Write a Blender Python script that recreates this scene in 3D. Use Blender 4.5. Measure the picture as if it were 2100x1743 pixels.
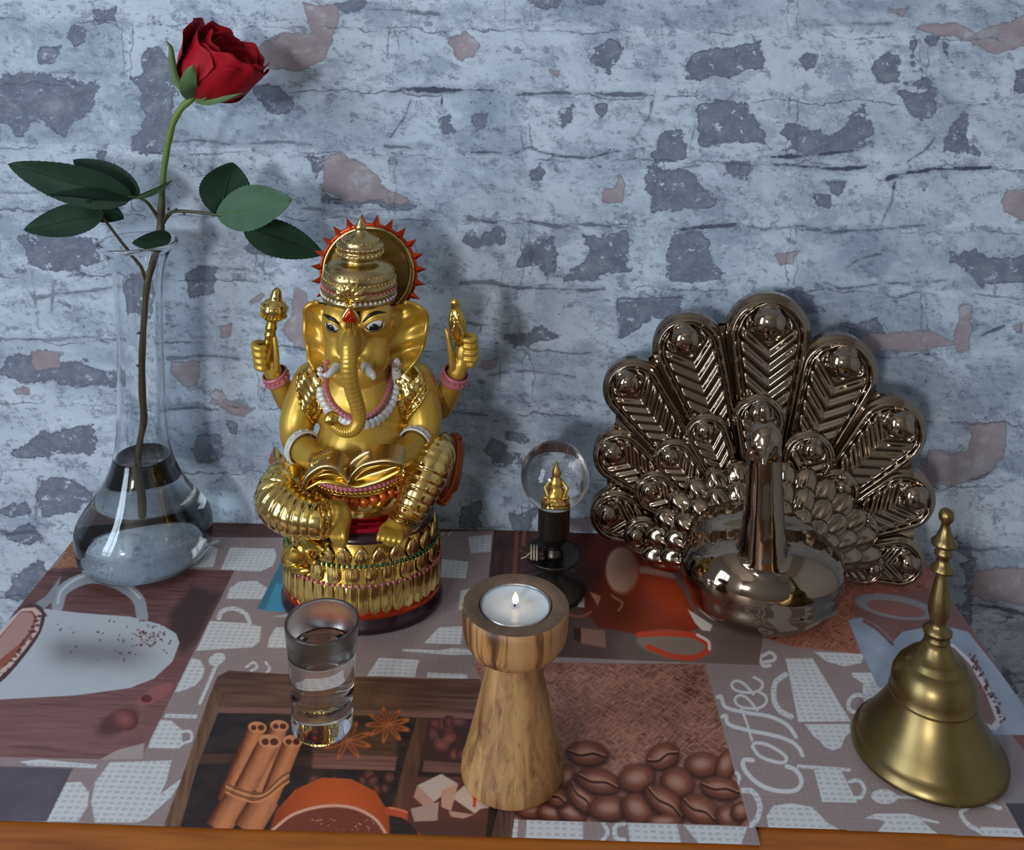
import bpy, bmesh, math, random
import numpy as np
from mathutils import Vector, Matrix
from mathutils.bvhtree import BVHTree

for o in list(bpy.data.objects):
    bpy.data.objects.remove(o, do_unlink=True)
SC = bpy.context.scene
COL = SC.collection
T = 0.75                      # height of the table top above the floor

# ------------------------------------------------------------------ camera
F_PX, CX, CY = 2095.0, 1050.0, 202.5          # focal length and principal point, in photo pixels
CAM = np.array([0.0, -0.768, T + 0.44])
_cam = bpy.data.cameras.new('camera')
_cam.sensor_width = 36.0
_cam.lens = 36.0 * F_PX / 2100.0
_cam.shift_y = -(871.5 - CY) / 2100.0
_cam.clip_start = 0.02
_cam.clip_end = 30
cam = bpy.data.objects.new('camera', _cam)
COL.objects.link(cam)
_R = (Matrix.Rotation(math.radians(0.8757), 3, 'Z') @ Matrix.Rotation(math.radians(90 - 6.817), 3, 'X')
      @ Matrix.Rotation(math.radians(1.1369), 3, 'Z'))
cam.matrix_world = Matrix.Translation(Vector(CAM)) @ _R.to_4x4()
SC.camera = cam
RM = np.array(_R)

# ------------------------------------------------------------------ light and exposure
SC.view_settings.view_transform = 'Standard'
SC.view_settings.look = 'None'
SC.view_settings.gamma = 1.0
SC.view_settings.use_curve_mapping = False
SC.view_settings.exposure = 0.0
SC.cycles.use_denoising = True
SC.cycles.max_bounces = 11
SC.cycles.transmission_bounces = 10
SC.cycles.glossy_bounces = 5
SC.cycles.diffuse_bounces = 3
SC.cycles.use_adaptive_sampling = True
SC.cycles.adaptive_threshold = 0.02
SC.cycles.sample_clamp_indirect = 6.0
SC.cycles.blur_glossy = 0.3
W = bpy.data.worlds.new('world')
SC.world = W
W.use_nodes = True
W.node_tree.nodes['Background'].inputs[0].default_value = (0.55, 0.68, 0.9, 1)
W.node_tree.nodes['Background'].inputs[1].default_value = 0.6

# daylight: a two-pane window in the wall behind the photographer, and a tall one in the left wall
RX0, RX1, RY0, RZ1 = -1.02, 1.45, -2.6, 2.35          # the room
FW_X, FW_Z, FW_W, FW_H = -0.92, 1.46, 0.30, 0.34      # front window
LW_Y, LW_Z, LW_W, LW_H = -0.98, 1.28, 0.56, 1.10      # left window
def daylight(name, loc, rot, w, h, energy, col):
    l = bpy.data.lights.new(name, 'AREA')
    l.shape = 'RECTANGLE'
    l.size, l.size_y = w, h
    l.energy = energy
    l.color = col
    lo = bpy.data.objects.new(name, l)
    COL.objects.link(lo)
    lo.location = loc
    lo.rotation_euler = rot
for k in (-1, 1):
    daylight('front_window_daylight', (FW_X + k * 0.075, RY0 + 0.012, FW_Z), (math.radians(90), 0, 0), 0.12, FW_H - 0.04, 13.8, (0.94, 0.97, 1.0))
    daylight('left_window_daylight', (RX0 + 0.012, LW_Y + k * 0.14, LW_Z), (math.radians(90), 0, math.radians(-90)), 0.24, LW_H - 0.06, 5.8, (0.74, 0.87, 1.0))

# ------------------------------------------------------------------ helpers
def ray(px, py):
    return RM @ np.array([px - CX, -(py - CY), -F_PX])

def at_y(px, py, Y):                           # point of a photo pixel's ray at distance Y from the wall (wall: Y = 0)
    d = ray(px, py)
    return CAM + d * ((Y - CAM[1]) / d[1])

def on_table(px, py, z=0.0):
    d = ray(px, py)
    return CAM + d * ((T + z - CAM[2]) / d[2])

def on_plane(px, py, p0, n):
    d = ray(px, py)
    return CAM + d * (np.dot(np.array(p0) - CAM, n) / np.dot(d, n))

def pxm(p):                                    # metres per photo pixel at point p
    return -(RM.T @ (np.array(p) - CAM))[2] / F_PX

def project(P):
    q = (np.asarray(P) - CAM) @ RM
    return CX - F_PX * q[..., 0] / q[..., 2], CY + F_PX * q[..., 1] / q[..., 2]

def lin(c):                                    # 0-255 sRGB to linear
    c = np.array(c, float) / 255.0
    return np.where(c <= 0.04045, c / 12.92, ((c + 0.055) / 1.055) ** 2.4)

def noise2(x, y, seed=0, octaves=4):           # value noise, vectorised, about -1..1
    out = np.zeros(np.broadcast(x, y).shape)
    amp, tot = 1.0, 0.0
    for o in range(octaves):
        xi, yi = np.floor(x).astype(np.int64), np.floor(y).astype(np.int64)
        fx, fy = x - xi, y - yi
        fx, fy = fx * fx * (3 - 2 * fx), fy * fy * (3 - 2 * fy)
        def hsh(a, b):
            h = (a * 374761393 + b * 668265263 + (seed + o) * 974634131) & 0x7fffffff
            h = ((h ^ (h >> 13)) * 1274126177) & 0x7fffffff
            return ((h ^ (h >> 16)) & 0xffff) / 32767.5 - 1.0
        a, b, c, d = hsh(xi, yi), hsh(xi + 1, yi), hsh(xi, yi + 1), hsh(xi + 1, yi + 1)
        out += amp * ((a * (1 - fx) + b * fx) * (1 - fy) + (c * (1 - fx) + d * fx) * fy)
        tot += amp
        amp *= 0.5
        x, y = x * 2.03 + 17.1, y * 2.03 + 5.7
    return out / tot

def in_poly(x, y, poly):
    ins = np.zeros(x.shape, bool)
    n = len(poly)
    for i in range(n):
        x0, y0 = poly[i]
        x1, y1 = poly[(i + 1) % n]
        if y0 == y1:
            continue
        c = (y0 > y) != (y1 > y)
        ins ^= c & (x < (x1 - x0) * (y - y0) / (y1 - y0) + x0)
    return ins

def seg_dist(x, y, pts, closed=False):
    d = np.full(x.shape, 1e9)
    n = len(pts)
    for i in range(n if closed else n - 1):
        x0, y0 = pts[i]
        x1, y1 = pts[(i + 1) % n]
        dx, dy = x1 - x0, y1 - y0
        t = np.clip(((x - x0) * dx + (y - y0) * dy) / (dx * dx + dy * dy + 1e-9), 0, 1)
        d = np.minimum(d, np.hypot(x - x0 - t * dx, y - y0 - t * dy))
    return d

# ---- node materials
class NT:
    def __init__(self, name):
        self.m = bpy.data.materials.new(name)
        self.m.use_nodes = True
        self.t = self.m.node_tree
        self.t.nodes.clear()
        self.out = self.t.nodes.new('ShaderNodeOutputMaterial')
        self.b = self.t.nodes.new('ShaderNodeBsdfPrincipled')
        self.t.links.new(self.b.outputs[0], self.out.inputs[0])
    def put(self, sock, v):
        if isinstance(v, bpy.types.NodeSocket):
            self.t.links.new(v, sock)
        elif isinstance(v, (tuple, list, np.ndarray)):
            v = list(v)
            sock.default_value = v + [1.0] if (len(v) == 3 and sock.type == 'RGBA') else v
        else:
            sock.default_value = v
    def set(self, **kw):
        for k, v in kw.items():
            self.put(self.b.inputs[k.replace('_', ' ')], v)
        return self
    def math(self, op, a, b=0.0, c=None, clamp=False):
        n = self.t.nodes.new('ShaderNodeMath')
        n.operation = op
        n.use_clamp = clamp
        self.put(n.inputs[0], a)
        self.put(n.inputs[1], b)
        if c is not None:
            self.put(n.inputs[2], c)
        return n.outputs[0]
    def mix(self, f, a, b, mode='MIX'):
        n = self.t.nodes.new('ShaderNodeMix')
        n.data_type = 'RGBA'
        n.blend_type = mode
        self.put(n.inputs[0], f)
        self.put(n.inputs[6], a)
        self.put(n.inputs[7], b)
        return n.outputs[2]
    def coord(self, kind='Object'):
        return self.t.nodes.new('ShaderNodeTexCoord').outputs[kind]
    def mapping(self, v, scale=(1, 1, 1), rot=(0, 0, 0), loc=(0, 0, 0)):
        n = self.t.nodes.new('ShaderNodeMapping')
        self.put(n.inputs[0], v)
        n.inputs[1].default_value = loc
        n.inputs[2].default_value = rot
        n.inputs[3].default_value = scale
        return n.outputs[0]
    def noise(self, v, scale, detail=4, rough=0.55, dist=0.0, col=False):
        n = self.t.nodes.new('ShaderNodeTexNoise')
        self.put(n.inputs['Vector'], v)
        n.inputs['Scale'].default_value = scale
        n.inputs['Detail'].default_value = detail
        n.inputs['Roughness'].default_value = rough
        n.inputs['Distortion'].default_value = dist
        return n.outputs[1 if col else 0]
    def wave(self, v, scale, dist=0.0, detail=2, dscale=1.0, kind='BANDS', axis='X'):
        n = self.t.nodes.new('ShaderNodeTexWave')
        n.wave_type = kind
        if kind == 'BANDS':
            n.bands_direction = axis
        else:
            n.rings_direction = axis
        self.put(n.inputs['Vector'], v)
        n.inputs['Scale'].default_value = scale
        n.inputs['Distortion'].default_value = dist
        n.inputs['Detail'].default_value = detail
        n.inputs['Detail Scale'].default_value = dscale
        return n.outputs[1]
    def voronoi(self, v, scale, feature='F1', out=0):
        n = self.t.nodes.new('ShaderNodeTexVoronoi')
        n.feature = feature
        self.put(n.inputs['Vector'], v)
        n.inputs['Scale'].default_value = scale
        return n.outputs[out]
    def smooth(self, v, a, b):
        n = self.t.nodes.new('ShaderNodeMapRange')
        n.interpolation_type = 'SMOOTHSTEP'
        self.put(n.inputs[0], v)
        n.inputs[1].default_value = a
        n.inputs[2].default_value = b
        return n.outputs[0]
    def attr(self, name, out=2):
        n = self.t.nodes.new('ShaderNodeAttribute')
        n.attribute_name = name
        return n.outputs[out]
    def ramp(self, f, stops):
        n = self.t.nodes.new('ShaderNodeValToRGB')
        self.put(n.inputs[0], f)
        e = n.color_ramp.elements
        while len(e) < len(stops):
            e.new(0.5)
        for el, (p, c) in zip(e, stops):
            el.position = p
            el.color = list(c) + [1.0]
        return n.outputs[0]
    def bump(self, h, strength=0.3, dist=0.001):
        n = self.t.nodes.new('ShaderNodeBump')
        n.inputs['Strength'].default_value = strength
        n.inputs['Distance'].default_value = dist
        self.put(n.inputs['Height'], h)
        self.t.links.new(n.outputs[0], self.b.inputs['Normal'])

def plain(name, col, rough=0.5, metal=0.0, var=0.08, scale=120.0, bump=0.0, **kw):
    n = NT(name)
    c = np.array(col, float)
    f = n.noise(n.coord(), scale, 3)
    n.set(Base_Color=n.mix(f, c * (1 - var), np.minimum(c * (1 + var), 1)), Roughness=rough, Metallic=metal)
    if bump:
        n.bump(f, bump, 0.0006)
    for k, v in kw.items():
        n.put(n.b.inputs[k.replace('_', ' ')], v)
    return n.m

# ---- objects
def tag(o, label, cat, group=None):
    o['label'] = label
    o['category'] = cat
    if group:
        o['group'] = group
    return o

def empty(name, loc):
    o = bpy.data.objects.new(name, None)
    o.empty_display_size = 0.02
    COL.objects.link(o)
    o.location = Vector(loc)
    return o

def thing(name, loc, label, cat, group=None):
    return tag(empty(name, loc), label, cat, group)

def world_loc(o):
    v = np.zeros(3)
    while o is not None:
        v += np.array(o.location)
        o = o.parent
    return v

def obj(name, verts, faces, mat, parent=None, smooth=True, origin=None):
    """one mesh object from world-space vertices; its origin sits at its parent's origin"""
    verts = np.asarray(verts, float).reshape(-1, 3)
    base = world_loc(parent) if parent is not None else (np.zeros(3) if origin is None else np.array(origin, float))
    me = bpy.data.meshes.new(name)
    me.from_pydata((verts - base).tolist(), [], [list(f) for f in faces])
    me.validate()
    bm_ = bmesh.new()
    bm_.from_mesh(me)
    bmesh.ops.recalc_face_normals(bm_, faces=bm_.faces[:])
    bm_.to_mesh(me)
    bm_.free()
    if mat is not None:
        me.materials.append(mat)
    if smooth:
        me.polygons.foreach_set('use_smooth', [True] * len(me.polygons))
    me.update()
    o = bpy.data.objects.new(name, me)
    COL.objects.link(o)
    if parent is not None:
        o.parent = parent
    else:
        o.location = Vector(base)
    return o

class MB:
    """collects pieces (world space) into one mesh"""
    def __init__(self):
        self.v, self.f = [], []
    def add(self, vf):
        v, f = vf
        n = sum(len(a) for a in self.v)
        self.v.append(np.asarray(v, float).reshape(-1, 3))
        self.f += [[i + n for i in q] for q in f]
        return self
    @property
    def vf(self):
        return np.concatenate(self.v), self.f
    def build(self, name, mat, parent=None, smooth=True, origin=None):
        v, f = self.vf
        return obj(name, v, f, mat, parent, smooth, origin)

def grid_faces(nu, nv, wrap_u=False, off=0):
    f = []
    for i in range(nu if wrap_u else nu - 1):
        for j in range(nv - 1):
            a, b = i * nv + j, ((i + 1) % nu) * nv + j
            f.append([off + a, off + b, off + b + 1, off + a + 1])
    return f

def lathe(prof, c=(0, 0, 0), n=48, sx=1.0, sy=1.0, axis=None, cap=True):
    """prof: (radius, height) list; closed with n-gons at both ends"""
    prof = np.array(prof, float)
    th = np.arange(n) * 2 * np.pi / n
    v = np.zeros((n, len(prof), 3))
    v[..., 0] = np.cos(th)[:, None] * prof[None, :, 0] * sx
    v[..., 1] = np.sin(th)[:, None] * prof[None, :, 0] * sy
    v[..., 2] = prof[None, :, 1]
    v = v.reshape(-1, 3)
    f = grid_faces(n, len(prof), True)
    if cap:
        m = len(prof)
        if prof[0, 0] > 1e-7:
            f.append([i * m for i in range(n)][::-1])
        if prof[-1, 0] > 1e-7:
            f.append([i * m + m - 1 for i in range(n)])
    if axis is not None:
        R = np.array(Vector((0, 0, 1)).rotation_difference(Vector(axis)).to_matrix())
        v = v @ R.T
    return v + np.array(c, float), f

def smooth_path(pts, n, radii=None):
    """Catmull-Rom through pts (and radii), n samples"""
    P = np.array(pts, float)
    if radii is not None:
        P = np.concatenate([P, np.array(radii, float)[:, None]], 1)
    Q = np.concatenate([[2 * P[0] - P[1]], P, [2 * P[-1] - P[-2]]])
    out = []
    for s in np.linspace(0, len(P) - 1 - 1e-6, n):
        i = int(s)
        t = s - i
        a, b, c, d = Q[i:i + 4]
        out.append(0.5 * (2 * b + (c - a) * t + (2 * a - 5 * b + 4 * c - d) * t * t + (3 * b - a - 3 * c + d) * t ** 3))
    out = np.array(out)
    return (out[:, :-1], out[:, -1]) if radii is not None else out

def tube(pts, radii, n=12, round_ends=True, flat=1.0, up=None):
    P = np.array(pts, float)
    r = np.broadcast_to(np.array(radii, float), (len(P),)).copy()
    tg = np.gradient(P, axis=0)
    tg /= np.linalg.norm(tg, axis=1)[:, None] + 1e-12
    if round_ends:
        k = 4
        a = np.linspace(np.pi / 2, 0, k, endpoint=False)
        h0 = P[0] - tg[0] * r[0] * np.sin(a)[:, None]
        h1 = (P[-1] + tg[-1] * r[-1] * np.sin(a)[:, None])[::-1]
        c = np.maximum(np.cos(a), 0.02)
        P = np.concatenate([h0, P, h1])
        tg = np.concatenate([np.repeat(tg[:1], k, 0), tg, np.repeat(tg[-1:], k, 0)])
        r = np.concatenate([r[0] * c, r, (r[-1] * c)[::-1]])
    u = np.array(up if up is not None else ([0, 0, 1] if abs(tg[0][2]) < 0.9 else [1, 0, 0]), float)
    v = []
    th = np.arange(n) * 2 * np.pi / n
    for i in range(len(P)):
        u = u - tg[i] * np.dot(u, tg[i])
        u /= np.linalg.norm(u) + 1e-12
        w = np.cross(tg[i], u)
        v.append(P[i] + r[i] * (np.cos(th)[:, None] * u * flat + np.sin(th)[:, None] * w))
    m = len(P)
    f = []
    for i in range(m - 1):
        for j in range(n):
            a, b = i * n + j, i * n + (j + 1) % n
            f.append([a, b, b + n, a + n])
    f.append(list(range(n))[::-1])
    f.append([(m - 1) * n + j for j in range(n)])
    return np.concatenate(v), f

def ball(c, r, nu=24, nv=14, R=None):
    r = np.broadcast_to(np.array(r, float), (3,))
    th = np.arange(nu) * 2 * np.pi / nu
    ph = np.linspace(0, np.pi, nv)
    v = np.stack([np.cos(th)[:, None] * np.sin(ph), np.sin(th)[:, None] * np.sin(ph), np.broadcast_to(np.cos(ph), (nu, nv))], -1).reshape(-1, 3) * r
    if R is not None:
        v = v @ np.array(R).T
    f = []
    for i in range(nu):
        for j in range(nv - 1):
            a, b = i * nv + j, ((i + 1) % nu) * nv + j
            if j == 0:
                f.append([a, a + 1, b + 1])
            elif j == nv - 2:
                f.append([a, a + 1, b])
            else:
                f.append([a, a + 1, b + 1, b])
    return v + np.array(c, float), f

def box(c, s, R=None, bev=0.0):
    bm = bmesh.new()
    bmesh.ops.create_cube(bm, size=1)
    for v in bm.verts:
        v.co = Vector((v.co.x * s[0], v.co.y * s[1], v.co.z * s[2]))
    if bev:
        bmesh.ops.bevel(bm, geom=bm.edges[:], offset=bev, segments=2, affect='EDGES', profile=0.5)
    bm.verts.index_update()
    v = np.array([x.co[:] for x in bm.verts])
    f = [[q.index for q in p.verts] for p in bm.faces]
    bm.free()
    if R is not None:
        v = v @ np.array(R).T
    return v + np.array(c, float), f

def organic(name, pieces, mat, parent, voxel=0.0012, smooth=6, factor=0.5, zmin=None):
    """fuse overlapping pieces into one continuous skin"""
    mb = MB()
    for p in pieces:
        mb.add(p)
    v, f = mb.vf
    me = bpy.data.meshes.new(name + '_src')
    me.from_pydata(v.tolist(), [], f)
    o = bpy.data.objects.new(name + '_src', me)
    COL.objects.link(o)
    m = o.modifiers.new('r', 'REMESH')
    m.mode = 'VOXEL'
    m.voxel_size = voxel
    s = o.modifiers.new('s', 'SMOOTH')
    s.iterations = smooth
    s.factor = factor
    dg = bpy.context.evaluated_depsgraph_get()
    dg.update()
    e = bpy.data.meshes.new_from_object(o.evaluated_get(dg))
    bpy.data.objects.remove(o)
    bpy.data.meshes.remove(me)
    n = len(e.vertices)
    co = np.zeros(n * 3)
    e.vertices.foreach_get('co', co)
    vv = co.reshape(-1, 3)
    if zmin is not None:
        vv[:, 2] = np.maximum(vv[:, 2], zmin)
    ff = [list(p.vertices) for p in e.polygons]
    bpy.data.meshes.remove(e)
    return obj(name, vv, ff, mat, parent), vv, ff

def dup(src, parent, loc=None, rot=None, scale=None, name=None):
    c = src.copy()
    COL.objects.link(c)
    c.parent = parent
    if loc is not None:
        c.location = Vector(loc)
    if rot is not None:
        c.rotation_euler = rot
    if scale is not None:
        c.scale = scale if hasattr(scale, '__len__') else (scale,) * 3
    return c

# ================================================================== the setting
# ---- back wall: wallpaper printed with whitewashed, flaking brickwork
GRAY = [
 [(10,155),(60,150),(120,165),(195,160),(205,180),(195,215),(175,240),(150,250),(130,275),(100,255),(60,255),(40,285),(5,250),(0,170)],
 [(300,95),(330,90),(350,115),(355,160),(360,200),(350,240),(345,290),(330,312),(275,312),(270,280),(298,240),(290,210),(275,170),(270,158),(300,155)],
 [(145,50),(180,60),(175,85),(150,95),(140,75)], [(85,100),(125,95),(110,130),(80,130)], [(195,20),(242,15),(238,40),(205,48)],
 [(530,180),(570,178),(590,195),(598,215),(570,235),(545,225),(525,195)],
 [(635,320),(655,320),(655,380),(680,400),(780,405),(860,420),(840,430),(720,420),(690,415),(655,412),(650,390),(635,350)],
 [(1085,0),(1160,-5),(1150,10),(1120,20),(1095,15)], [(1195,-5),(1245,-5),(1240,8),(1205,8)],
 [(1225,95),(1255,85),(1275,100),(1265,130),(1255,160),(1235,150),(1215,115)],
 [(1400,130),(1430,105),(1470,110),(1500,100),(1530,90),(1560,85),(1565,120),(1570,150),(1540,150),(1510,162),(1470,155),(1440,165),(1405,165)],
 [(1435,215),(1470,205),(1520,210),(1550,235),(1550,250),(1570,275),(1575,300),(1510,290),(1470,300),(1425,300)],
 [(1635,125),(1655,108),(1675,115),(1672,140),(1652,148)],
 [(1795,130),(1820,108),(1850,112),(1840,140),(1845,170),(1810,165),(1795,145)],
 [(1600,265),(1640,255),(1680,262),(1700,285),(1735,265),(1750,235),(1770,220),(1785,245),(1790,270),(1760,300),(1730,310),(1640,310),(1590,310),(1620,290)],
 [(1865,70),(1880,85),(1870,130),(1862,110)], [(1935,90),(1955,130),(1940,112)], [(1895,82),(1922,80),(1915,95),(1898,95)], [(1855,172),(1900,163),(1920,180),(1870,182)], [(2085,145),(2110,140),(2110,190),(2085,178)],
 [(1335,320),(1350,275),(1400,258),(1405,330),(1345,332)],
 [(1335,350),(1400,345),(1440,380),(1470,420),(1440,425),(1400,430),(1340,432),(1328,400)],
 [(1070,500),(1100,492),(1130,485),(1140,510),(1138,560),(1120,560),(1105,545),(1065,550)],
 [(1195,480),(1230,485),(1285,475),(1287,555),(1240,560),(1220,572),(1160,570),(1175,545),(1200,535),(1210,510),(1195,500)],
 [(940,470),(975,468),(985,490),(1000,475),(1030,475),(1030,500),(990,500),(975,515),(950,495)],
 [(1088,345),(1110,333),(1128,350),(1115,372),(1095,365)],
 [(1375,475),(1445,475),(1455,510),(1450,545),(1465,550),(1500,560),(1480,575),(1400,578),(1360,570),(1370,520)],
 [(1950,520),(2000,515),(2040,530),(2110,520),(2110,580),(2040,575),(2010,590),(1985,560),(1955,535)],
 [(1945,270),(1980,240),(1990,280),(2005,315),(1940,310)], [(1830,185),(1915,190),(1912,240),(1860,235)],
 [(55,905),(80,885),(110,880),(190,870),(195,930),(150,935),(110,940),(60,940),(30,930)],
 [(85,985),(150,980),(175,1000),(185,1020),(160,1050),(110,1055),(85,1065),(75,1020)], [(5,1050),(60,1030),(65,1055),(20,1068)],
 [(410,900),(450,890),(455,930),(440,945),(415,945),(400,920)], [(468,868),(482,870),(480,890),(470,885)],
 [(1005,895),(1030,905),(1045,925),(1070,930),(1065,950),(1030,960),(1010,950),(1000,920)],
 [(1030,880),(1062,888),(1088,905),(1078,912),(1045,900)],
 [(1267,615),(1400,612),(1400,640),(1330,660),(1280,692),(1268,690)],
 [(20,735),(100,722),(150,745),(235,760),(240,785),(150,790),(60,780),(0,772)], [(197,312),(222,310),(218,340),(200,332)],
 [(40,490),(110,470),(200,490),(205,540),(120,550),(60,540)], [(500,510),(545,468),(600,480),(595,520),(540,525)], [(240,580),(300,560),(330,600),(320,660),(250,640)], [(380,560),(440,555),(430,600),(390,610)],
 [(1480,330),(1540,330),(1530,362),(1495,355)], [(1690,370),(1745,365),(1720,402),(1705,395)], [(1675,405),(1702,402),(1700,422),(1678,420)],
 [(1040,690),(1110,670),(1150,690),(1100,705),(1050,710)], [(1730,660),(1800,650),(1820,690),(1750,700)], [(1560,600),(1640,595),(1700,640),(1650,650)],
 [(1950,1240),(1990,1235),(1985,1290),(1955,1280)], [(2020,1390),(2070,1375),(2090,1420),(2050,1440)], [(1960,1110),(2000,1115),(1990,1140),(1965,1135)], [(1975,1160),(2000,1150),(1990,1230),(1975,1210)],
 [(20,1180),(80,1150),(110,1180),(60,1230),(10,1230)], [(0,1090),(60,1080),(90,1110),(40,1130)], [(945,1035),(990,1030),(990,1080),(950,1085)], [(1040,1055),(1098,1050),(1098,1088),(1055,1092)],
 [(690,10),(740,0),(735,20),(700,25)], [(905,240),(925,235),(930,270),(910,275)], [(965,240),(1000,235),(995,262),(975,268)], [(1045,222),(1058,225),(1052,248)], [(1150,220),(1175,215),(1170,255),(1155,262)], [(1225,218),(1240,215),(1232,250)],
]
PINK = [
 [(620,10),(690,10),(697,30),(680,90),(660,120),(610,145),(555,140),(525,110),(540,85),(575,75),(600,72),(640,65),(625,30)],
 [(660,330),(690,320),(745,345),(775,365),(790,390),(830,405),(868,420),(740,415),(690,405),(655,390)],
 [(1270,360),(1282,375),(1278,415),(1228,420),(1240,390),(1262,390)],
 [(1967,627),(1990,630),(1985,690),(1990,722),(1965,722),(1962,690)], [(1760,690),(1850,680),(1905,675),(1957,705),(1900,715),(1850,720),(1770,718)],
 [(1983,867),(2055,865),(2062,925),(2040,950),(2030,970),(1960,995),(1900,1000),(1890,960),(1905,925),(1950,930),(1985,920),(1990,895)],
 [(1995,1170),(2110,1165),(2110,1240),(2040,1235),(1990,1215)], [(2060,390),(2110,380),(2110,450),(2080,440),(2060,430)],
 [(605,590),(630,600),(640,650),(625,720),(600,700),(580,680),(595,640),(600,610)], [(505,610),(540,605),(530,620),(510,622)],
 [(345,735),(408,740),(405,790),(380,800),(350,765)], [(420,810),(455,795),(470,820),(520,840),(500,855),(460,840)], [(450,668),(478,665),(475,690),(455,692)], [(500,605),(525,610),(520,622)],
 [(985,738),(1018,735),(1020,758),(990,760)], [(1168,1062),(1215,1060),(1215,1092),(1170,1094)], [(60,725),(125,720),(130,755),(70,760)], [(25,800),(60,795),(55,812),(30,812)],
 [(1820,22),(1860,15),(1850,35)], [(1880,55),(1960,50),(2000,68),(2110,30),(2110,100),(2040,110),(1990,85),(1920,72)], [(2070,670),(2100,665),(2100,690)], [(1130,145),(1150,142),(1145,158)], [(915,78),(960,70),(985,92),(970,118),(940,120)],
 [(1585,520),(1640,515),(1630,545),(1600,545)], [(580,820),(620,800),(615,860),(585,850)],
]
LINES = [  # printed mortar lines and cracks: strength, half width, points
 (1.0,7,[(800,192),(830,184),(900,186),(1010,184)]), (0.8,5,[(1060,192),(1150,190),(1250,193),(1340,196)]), (0.6,3,[(1340,196),(1332,240),(1310,275),(1295,290)]), (0.7,3,[(842,205),(830,240),(800,282)]), (0.6,2,[(910,178),(905,215)]),
 (0.7,4,[(790,300),(850,303),(880,298)]), (0.8,4,[(965,312),(1020,310),(1045,316),(1080,302)]), (0.8,3,[(1085,300),(1110,312),(1160,322),(1210,326),(1250,312),(1320,305)]),
 (0.7,5,[(960,448),(1030,460),(1090,455),(1150,466),(1200,458),(1290,468)]), (0.7,5,[(945,582),(1010,578),(1060,590),(1130,592),(1240,594)]), (0.5,3,[(1005,610),(990,640),(985,680)]),
 (1.0,6,[(1580,322),(1640,320),(1700,312),(1760,310),(1790,290)]), (1.0,5,[(1580,336),(1640,338),(1700,345),(1775,343)]), (1.0,6,[(1820,366),(1860,352),(1950,348),(2030,343)]), (0.6,3,[(1835,372),(1830,410),(1808,455)]), (0.7,3,[(1860,330),(1900,305),(1920,280)]), (0.6,3,[(1965,240),(1990,215)]),
 (0.9,6,[(1400,470),(1460,465),(1508,462)]), (0.6,4,[(1560,470),(1640,462),(1700,478),(1790,470),(1895,462)]), (0.7,4,[(1690,580),(1720,592),(1760,588),(1810,582),(1940,575)]), (0.7,4,[(1740,545),(1760,530),(1810,520)]),
 (0.6,4,[(700,30),(760,18),(900,30)]), (0.5,4,[(1660,52),(1720,48),(1820,50)]), (0.6,4,[(330,292),(400,288),(470,296),(560,290),(640,296)]), (0.4,4,[(0,147),(90,150),(200,150)]), (0.4,3,[(0,395),(120,392),(220,398)]),
 (0.7,3,[(1267,692),(1266,614),(1400,611)]), (0.6,4,[(345,735),(420,728),(490,735)]), (0.6,4,[(345,838),(400,836),(430,840)]), (0.5,4,[(0,695),(90,698),(180,692),(245,696)]), (0.4,3,[(66,560),(72,620),(78,670)]), (0.4,3,[(110,580),(106,640)]),
 (0.7,4,[(1895,863),(1930,868),(1980,862)]), (0.7,3,[(1850,586),(1900,584),(1930,576)]), (0.8,4,[(2012,688),(2050,672),(2058,668)]), (0.8,5,[(1850,735),(1890,722),(1905,728)]), (0.7,4,[(890,850),(940,845),(1000,852)]), (0.6,4,[(925,655),(985,665),(1050,660)]), (0.5,3,[(1000,770),(1080,760),(1180,772)]),
 (0.8,5,[(1990,1240),(2040,1245),(2100,1256)]), (0.6,4,[(1960,1120),(2010,1130),(2070,1122)]), (0.5,4,[(80,980),(75,1040),(72,1068)]), (0.5,4,[(0,1098),(70,1092)]), (0.7,5,[(1985,985),(2020,975),(2040,955)]), (0.5,3,[(620,425),(700,432),(840,432)]),
 (0.6,4,[(60,600),(70,612),(240,588)]), (0.4,3,[(380,560),(470,552),(560,562)]), (0.5,3,[(1420,205),(1425,260),(1415,300)]), (0.5,4,[(1400,345),(1435,338)]), (0.5,4,[(1120,330),(1135,322)]), (0.45,1.2,[(1036.5,-40),(1032,330),(1027,660),(1021,1095)]),
]
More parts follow.
